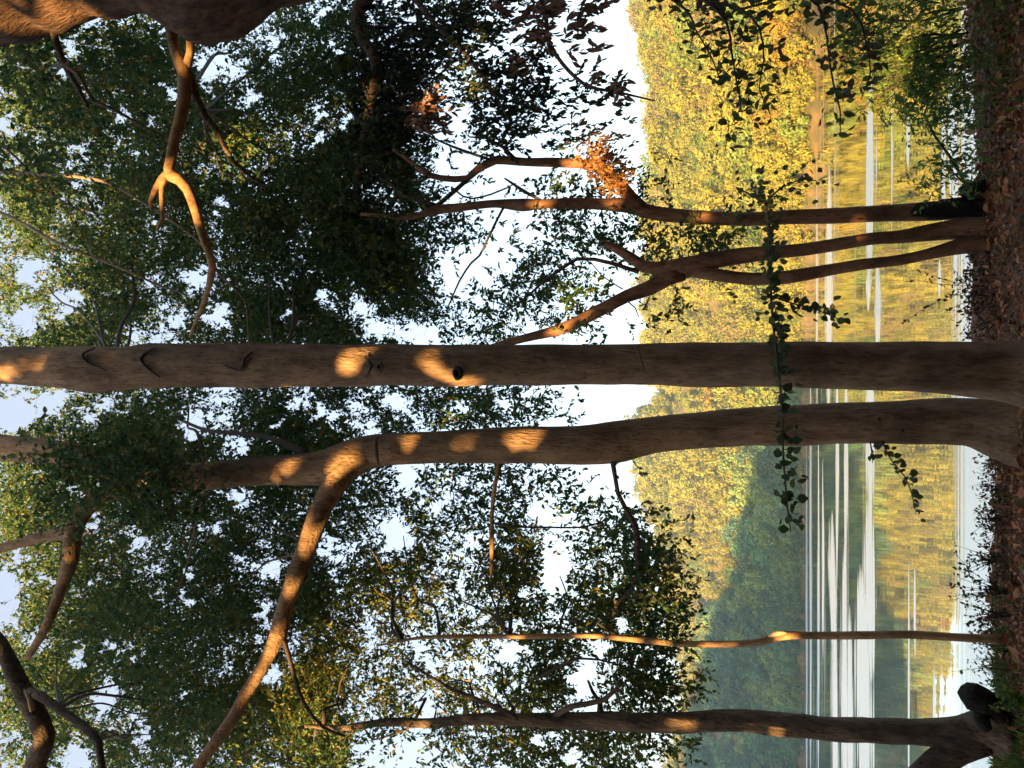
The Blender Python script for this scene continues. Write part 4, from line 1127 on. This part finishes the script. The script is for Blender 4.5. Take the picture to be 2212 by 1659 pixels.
sh = thing('leafy_shoot', tuple(at(np.array([1655]), np.array([420]), np.array([8.25]))[0]), 'long leafy shoot arching level across the two big trunks', 'branch')
leafy_shoot(sh, [(1650, 420, 8.25, 3.5), (1660, 480, 7.9, 3.2), (1662, 540, 7.5, 3.0), (1665, 620, 7.0, 3), (1668, 680, 6.6, 3), (1675, 740, 6.1, 3), (1682, 800, 5.95, 3), (1688, 860, 6.0, 3), (1690, 920, 6.1, 2.8), (1693, 1000, 6.1, 2.5), (1700, 1080, 6.1, 2), (1708, 1150, 6.1, 1.2)], BIG, 300, 0.042)
leafy_shoot(sh, [(1668, 640, 6.9, 2), (1710, 655, 6.9, 1.8), (1760, 668, 6.9, 1.5), (1815, 690, 6.9, 1)], BIG, 50, 0.05)
leafy_shoot(sh, [(1655, 440, 8.2, 2), (1620, 420, 8.2, 1.8), (1590, 405, 8.2, 1.4)], BIG, 45, 0.11)
leafy_shoot(sh, [(1660, 430, 8.2, 2), (1690, 405, 8.2, 1.8), (1740, 385, 8.2, 1.4), (1765, 392, 8.2, 1)], BIG, 60, 0.1)

db = thing('drooping_branch', tuple(at(np.array([1420]), np.array([-60]), np.array([3.6]))[0]), 'dark large-leaved branch hanging nearest the viewer at the right edge', 'branch')
for rows, n in (([(1330, -60, 3.7, 5), (1420, -20, 3.6, 4.5), (1480, 20, 3.6, 3), (1500, 60, 3.55, 2), (1490, 105, 3.55, 1)], 30), ([(1420, -20, 3.6, 4.5), (1520, 0, 3.55, 4), (1570, 50, 3.5, 3), (1580, 110, 3.5, 2.5), (1590, 170, 3.5, 2), (1600, 235, 3.5, 1.4), (1580, 270, 3.5, 1)], 62),
                ([(1520, 0, 3.55, 4), (1600, 20, 3.5, 3), (1640, 60, 3.5, 2.5), (1650, 130, 3.5, 2), (1640, 190, 3.5, 1.5), (1665, 250, 3.5, 1)], 46), ([(1575, 260, 3.5, 1.4), (1572, 290, 3.5, 1.2), (1566, 328, 3.5, 0.8)], 8),
                ([(1600, 20, 3.5, 3), (1740, -10, 3.5, 3), (1780, 50, 3.5, 2.5), (1790, 120, 3.5, 2), (1800, 180, 3.5, 2), (1815, 240, 3.5, 1.5), (1815, 290, 3.5, 1)], 52), ([(1740, -10, 3.5, 3), (1840, 20, 3.5, 2.4), (1870, 90, 3.5, 2), (1880, 160, 3.5, 1.6), (1860, 215, 3.5, 1)], 44), ([(1500, 60, 3.55, 2), (1540, 130, 3.5, 1.6), (1560, 190, 3.5, 1)], 18)):
    leafy_shoot(db, rows, NEAR, int(n * 2.3), 0.04, 0.8)

# twig hanging from the left side of the second trunk
hw = thing('hanging_twig', tuple(at(np.array([1880]), np.array([958]), np.array([7.8]))[0]), 'small leafy twig dangling from the forked trunk over the water', 'branch')
leafy_shoot(hw, [(1905, 950, 7.8, 2), (1915, 975, 7.75, 1.8), (1930, 1000, 7.7, 1.6), (1955, 1030, 7.7, 1.4), (1970, 1070, 7.7, 1.2), (1978, 1110, 7.7, 0.8)], BIG, 40, 0.03)
leafy_shoot(hw, [(1880, 955, 7.8, 1.6), (1883, 975, 7.75, 1.4), (1885, 1000, 7.75, 0.8)], BIG, 9, 0.02)

# ------------------------------------------------------------------ shrub and weeds on the bank
shr = thing('shrub', base_of(2080, 80, 8.0), 'soft green feathery shrub leaning over the right end of the bank', 'shrub')
for k in range(9):
    x0 = 2085 + rng.uniform(-15, 15); y0 = rng.uniform(-30, 190)
    limb('stem', [(x0, y0, 8.0, 3), (x0 - 90, y0 + rng.uniform(-10, 50), 7.9, 2.4), (x0 - 190, y0 + rng.uniform(0, 100), 7.8, 1.8), (x0 - 260, y0 + rng.uniform(20, 130), 7.7, 1)], M_TWIG, shr, 6)
crown(shr, [([(1800, -20), (1900, 0), (1960, 130), (1960, 200), (1870, 190), (1830, 110)], 0.4, 7.4, 8.2), ([(1900, -20), (2070, -20), (2085, 150), (2060, 300), (2000, 260), (1940, 190), (1910, 100)], 0.6, 7.5, 8.3), ([(1880, 140), (1960, 180), (1950, 220), (1890, 205)], 0.6, 7.3, 7.8), ([(2020, 330), (2085, 320), (2090, 360), (2030, 375)], 0.8, 7.8, 8.3)], M_SHRUB, leaf=0.055, spread=0.13, aspect=0.4, droop=0.3)

bt = thing('bare_twig', base_of(2090, 402, 8.3), 'thin bare twig slanting right over the water from the charred stump', 'branch')
for rows in ([(2100, 410, 8.3, 4), (2087, 399, 8.3, 3.4), (2057, 345, 8.2, 3), (2020, 295, 8.1, 2.6), (1996, 248, 8.1, 2.3), (2003, 228, 8.1, 2), (1993, 188, 8.1, 1.6), (1966, 158, 8.0, 1)], [(2010, 285, 8.1, 1.8), (2020, 250, 8.1, 1.4), (2020, 210, 8.1, 1)], [(2083, 396, 8.3, 2), (2050, 365, 8.3, 1.6), (2032, 352, 8.3, 1)], [(1996, 248, 8.1, 1.4), (1975, 240, 8.1, 1.1), (1970, 222, 8.1, 0.8)]):
    limb('twig', rows, M_TWIG, bt, 6)

st = thing('charred_stump', base_of(2100, 415, 8.5), 'short charred black stump beside the slender dark tree', 'stump')
limb('body', [(2125, 412, 8.5, 24), (2100, 412, 8.5, 21), (2085, 410, 8.5, 18), (2078, 409, 8.5, 13)], M_CHAR, st, 12, 0.15, 0.04)
limb('splinter', [(2088, 430, 8.45, 5), (2060, 432, 8.45, 4), (2030, 433, 8.45, 2)], M_CHAR, st, 7, 0.2)

lg = thing('dark_stump', base_of(2140, 1520, 7.9), 'low round blackened stump against the far left trunk', 'stump')
limb('body', [(2160, 1540, 7.9, 26), (2130, 1520, 7.8, 27), (2105, 1505, 7.7, 26), (2088, 1499, 7.7, 23), (2076, 1497, 7.7, 13)], M_CHAR, lg, 20, 0.3, 0.03, 0, 6.0)
limb('root', [(2110, 1525, 7.75, 12), (2118, 1550, 7.7, 14), (2130, 1575, 7.7, 12)], M_CHAR, lg, 9, 0.2, 0.04)


def weed(x, y, Y, h, nst, nl, label, mat_mesh, spread=0.12, group='low weeds along the edge of the bank'):
    b = base_of(x, y, Y)
    t = thing('weed', b, label, 'plant', group)
    b = np.array(b)
    for s in range(nst):
        lean = np.array([rng.normal(0, spread), rng.normal(0, 0.05), 0])
        hh = h * rng.uniform(0.6, 1.1)
        path = np.array([[*(b + [0, 0, -0.03]), 0.004], [*(b + lean * 0.4 + [0, 0, hh * 0.5]), 0.003], [*(b + lean * 1.3 + [0, 0, hh]), 0.0015]])
        sp = smooth_path(path, 0.04)
        V, F = tube_arrays(sp, 5, 0.1)
        mesh_pydata('stem', V, F, M_TWIG, t)
        for k in range(nl):
            q = sp[int(rng.uniform(0.25, 1) * (len(sp) - 1)), :3]
            place_leaf(mat_mesh[int(rng.integers(0, len(mat_mesh)))], t, q + rng.normal(0, 0.012, 3), unit(rng.normal(0, 1, 3) + [0, 0, 0.2]), unit(rng.normal(0, 0.6, 3) + [0, -0.5, 0.6]))


BROWN = [leaf_mesh('leaf', one_leaf_mat('weed_leaf', c, 0.2), 0.045, asp, i + 30) for i, (c, asp) in enumerate((((0.05, 0.035, 0.022), 0.5), ((0.10, 0.05, 0.03), 0.5), ((0.04, 0.05, 0.02), 0.55)))]
LIME = [leaf_mesh('leaf', one_leaf_mat('lime_leaf', (0.12, 0.22, 0.03), 0.5), 0.05, 0.6, 40), leaf_mesh('leaf', one_leaf_mat('lime_leaf_dark', (0.07, 0.13, 0.025), 0.5), 0.045, 0.55, 41)]
for x, y, Y, h, ns, nl, lab, mm, sp in [
        (2150, 1120, 8.2, 0.30, 7, 12, 'low brown weed left of the forked trunk foot', BROWN, 0.1), (2150, 1205, 8.1, 0.44, 9, 14, 'brown many-stemmed weed on the bank midway to the sapling', BROWN, 0.14),
        (2150, 1275, 8.1, 0.5, 10, 14, 'tallest brown weed just right of the tan sapling', BROWN, 0.14), (2145, 1325, 8.0, 0.4, 8, 12, 'brown weed touching the foot of the tan sapling', BROWN, 0.1),
        (2120, 640, 8.4, 0.4, 9, 13, 'brown weed right of the thickest trunk foot', BROWN, 0.14), (2125, 580, 8.4, 0.3, 7, 11, 'small brown weed at the foot of the double stem', BROWN, 0.1),
        (2125, 690, 8.4, 0.22, 4, 8, 'smallest brown weed touching the thickest trunk', BROWN, 0.08), (2135, 1060, 8.2, 0.2, 4, 8, 'tiny brown weed close beside the forked trunk', BROWN, 0.07),
        (2120, 620, 8.5, 0.78, 3, 15, 'tall wispy weed with sparse tiny leaves over the water', BROWN, 0.2),
        (2145, 1440, 8.0, 0.62, 1, 7, 'single thin stem with a few lime green leaves', LIME, 0.25), (2120, 1508, 7.5, 0.30, 10, 16, 'bright green weed in front of the blackened stump', LIME, 0.08)]:
    weed(x, y, Y, h, ns, nl, lab, mm, sp)


# ------------------------------------------------------------------ fallen leaves and grass on the bank
def ground_points(n, x0, x1, y0, y1):
    x = rng.uniform(x0, x1, n); y = rng.uniform(y0, y1, n)
    return np.column_stack([x, y, ground_z(x, y) + rng.uniform(0.0, 0.05, n)])


def build_undergrowth():
    """dry stems and small brown leaves along the lip of the bank"""
    parts_l, parts_t = [], []
    n = 420
    x = np.concatenate([rng.uniform(-3.1, -0.4, 300), rng.uniform(0.3, 1.5, 90), rng.uniform(1.6, 4.2, 30)])
    y = rng.normal(8.35, 0.28, n)
    a = np.column_stack([x, y, ground_z(x, y) - 0.02])
    h = rng.uniform(0.06, 0.30, n) * (0.6 + 0.6 * np.array([noise.noise((v * 1.4, 3.0, 0)) for v in x]) + 0.25)
    d = unit(rng.normal(0, 0.45, (n, 3)) + [0, 0, 1])
    e = a + d * h[:, None]
    parts_t.append(twig_arrays(a, e, np.full(n, 0.003)))
    T = np.repeat(np.arange(n), 7)
    b = a[T] + (e - a)[T] * rng.uniform(0.3, 1.05, len(T))[:, None] + rng.normal(0, 0.012, (len(T), 3))
    ln = rng.uniform(0.018, 0.048, len(T))
    V, F = leaf_arrays(b, unit(rng.normal(0, 1, (len(T), 3))), unit(rng.normal(0, 1, (len(T), 3))), ln, ln * 0.5)
    V2, F2 = parts_t[0]
    tag(mesh_np('dry_undergrowth', np.vstack([V, V2]), np.vstack([F, F2 + len(V)]), M_DRYGROWTH, kind='stuff'), 'low tangle of dry brown stems and leaves along the lip of the bank', 'undergrowth')


build_undergrowth()


def build_litter():
    p = ground_points(28000, -5.4, 5.4, 5.2, 9.4)
    n = len(p)
    d = unit(rng.normal(0, 1, (n, 3)) * [1, 1, 0.45])
    nr = unit(rng.normal(0, 0.6, (n, 3)) + [0, 0, 1])
    ln = rng.uniform(0.022, 0.06, n)
    V, F = leaf_arrays(p, d, nr, ln, ln * rng.uniform(0.4, 0.7, n))
    tag(mesh_np('fallen_leaves', V, F, M_LITTER, kind='stuff'), 'carpet of curled red-brown fallen leaves covering the bank', 'leaf litter')
    p = ground_points(1500, -5.2, 5.2, 5.6, 9.0)
    n = len(p)
    p[:, 2] += 0.02
    d = unit(rng.normal(0, 1, (n, 3)) * [1, 1, 0.6])
    ln = rng.uniform(0.07, 0.125, n)
    V, F = leaf_arrays(p, d, unit(rng.normal(0, 0.8, (n, 3)) + [0, -0.3, 1]), ln, ln * rng.uniform(0.45, 0.75, n))
    tag(mesh_np('curled_leaves', V, F, M_LITTER, kind='stuff'), 'larger curled brown leaves lying on top of the leaf litter', 'leaf litter')
    m = 1400
    q = ground_points(m, -5, 5, 5.5, 9.0)
    d = unit(rng.normal(0, 1, (m, 3)) * [1, 1, 0.35])
    V, F = twig_arrays(q, q + d * rng.uniform(0.08, 0.3, m)[:, None], np.full(m, 0.003))
    tag(mesh_np('fallen_twigs', V, F, M_TWIG, kind='stuff'), 'scatter of fallen twigs among the leaves on the bank', 'twigs')
    g = []
    for cx, cy, sx, sy, k in ((-3.7, 7.9, 0.45, 0.35, 3600), (-4.4, 7.6, 0.45, 0.4, 2600), (-2.8, 8.3, 0.4, 0.15, 600), (3.6, 7.6, 0.7, 0.3, 900)):
        x = rng.normal(cx, sx, k); y = rng.normal(cy, sy, k)
        g.append(np.column_stack([x, y, ground_z(x, y) + 0.01]))
    g = np.vstack(g); n = len(g)
    d = unit(rng.normal(0, 0.6, (n, 3)) + [0, 0, 1.0])
    ln = rng.uniform(0.05, 0.13, n)
    V, F = leaf_arrays(g, d, unit(rng.normal(0, 1, (n, 3))), ln, ln * 0.16)
    tag(mesh_np('bank_grass', V, F, M_GRASS, kind='stuff'), 'short green grass and moss at the left end of the bank', 'grass')


build_litter()


# ------------------------------------------------------------------ far details: dead boughs in the shaded wood and two husks on the lake
def on_hill(x, y, lift=5.0):
    r = rays(np.array([x]), np.array([y]))[0]
    ts = np.linspace(0, RISE, 400)
    P = hill_pt(np.full(400, r[0]), ts)
    P[:, 2] += lift
    i = int(np.argmin(np.abs((P[:, 2] - EYE) / P[:, 1] - r[2])))
    return P[i, 1] - 4


for pts, lab in (([(1715, 1486), (1680, 1480), (1628, 1470)], 'pale bare dead trunk low in the shaded wood at left'), ([(1660, 1040), (1630, 1036), (1596, 1036)], 'pale bare dead trunk in the shaded wood left of the forked trunk')):
    Y = on_hill(*pts[1])
    o = limb('dead_trunk', [(x, y, Y, 0.9) for x, y in pts], M_PALE, None, 6, 0.1, 1.0)
    tag(o, lab, 'dead tree')


def floating(x, y, lab):
    Y = lake_dist(x)
    p = at(np.array([x]), np.array([y]), np.array([Y]))[0]
    V, F = tube_arrays(smooth_path(np.array([[p[0] - 0.035, p[1], 0.003, 0.004], [p[0] - 0.012, p[1], 0.012, 0.016], [p[0] + 0.012, p[1], 0.014, 0.018], [p[0] + 0.04, p[1], 0.006, 0.005]]), 0.01), 9, 0.2)
    tag(mesh_pydata('floating_husk', V, F, M_CHAR), lab, 'floating husk')


floating(1964, 289, 'small dark speck on the pale water streak, nearer the right edge')
floating(1964, 316, 'small dark speck on the pale water streak, nearer the charred tree')
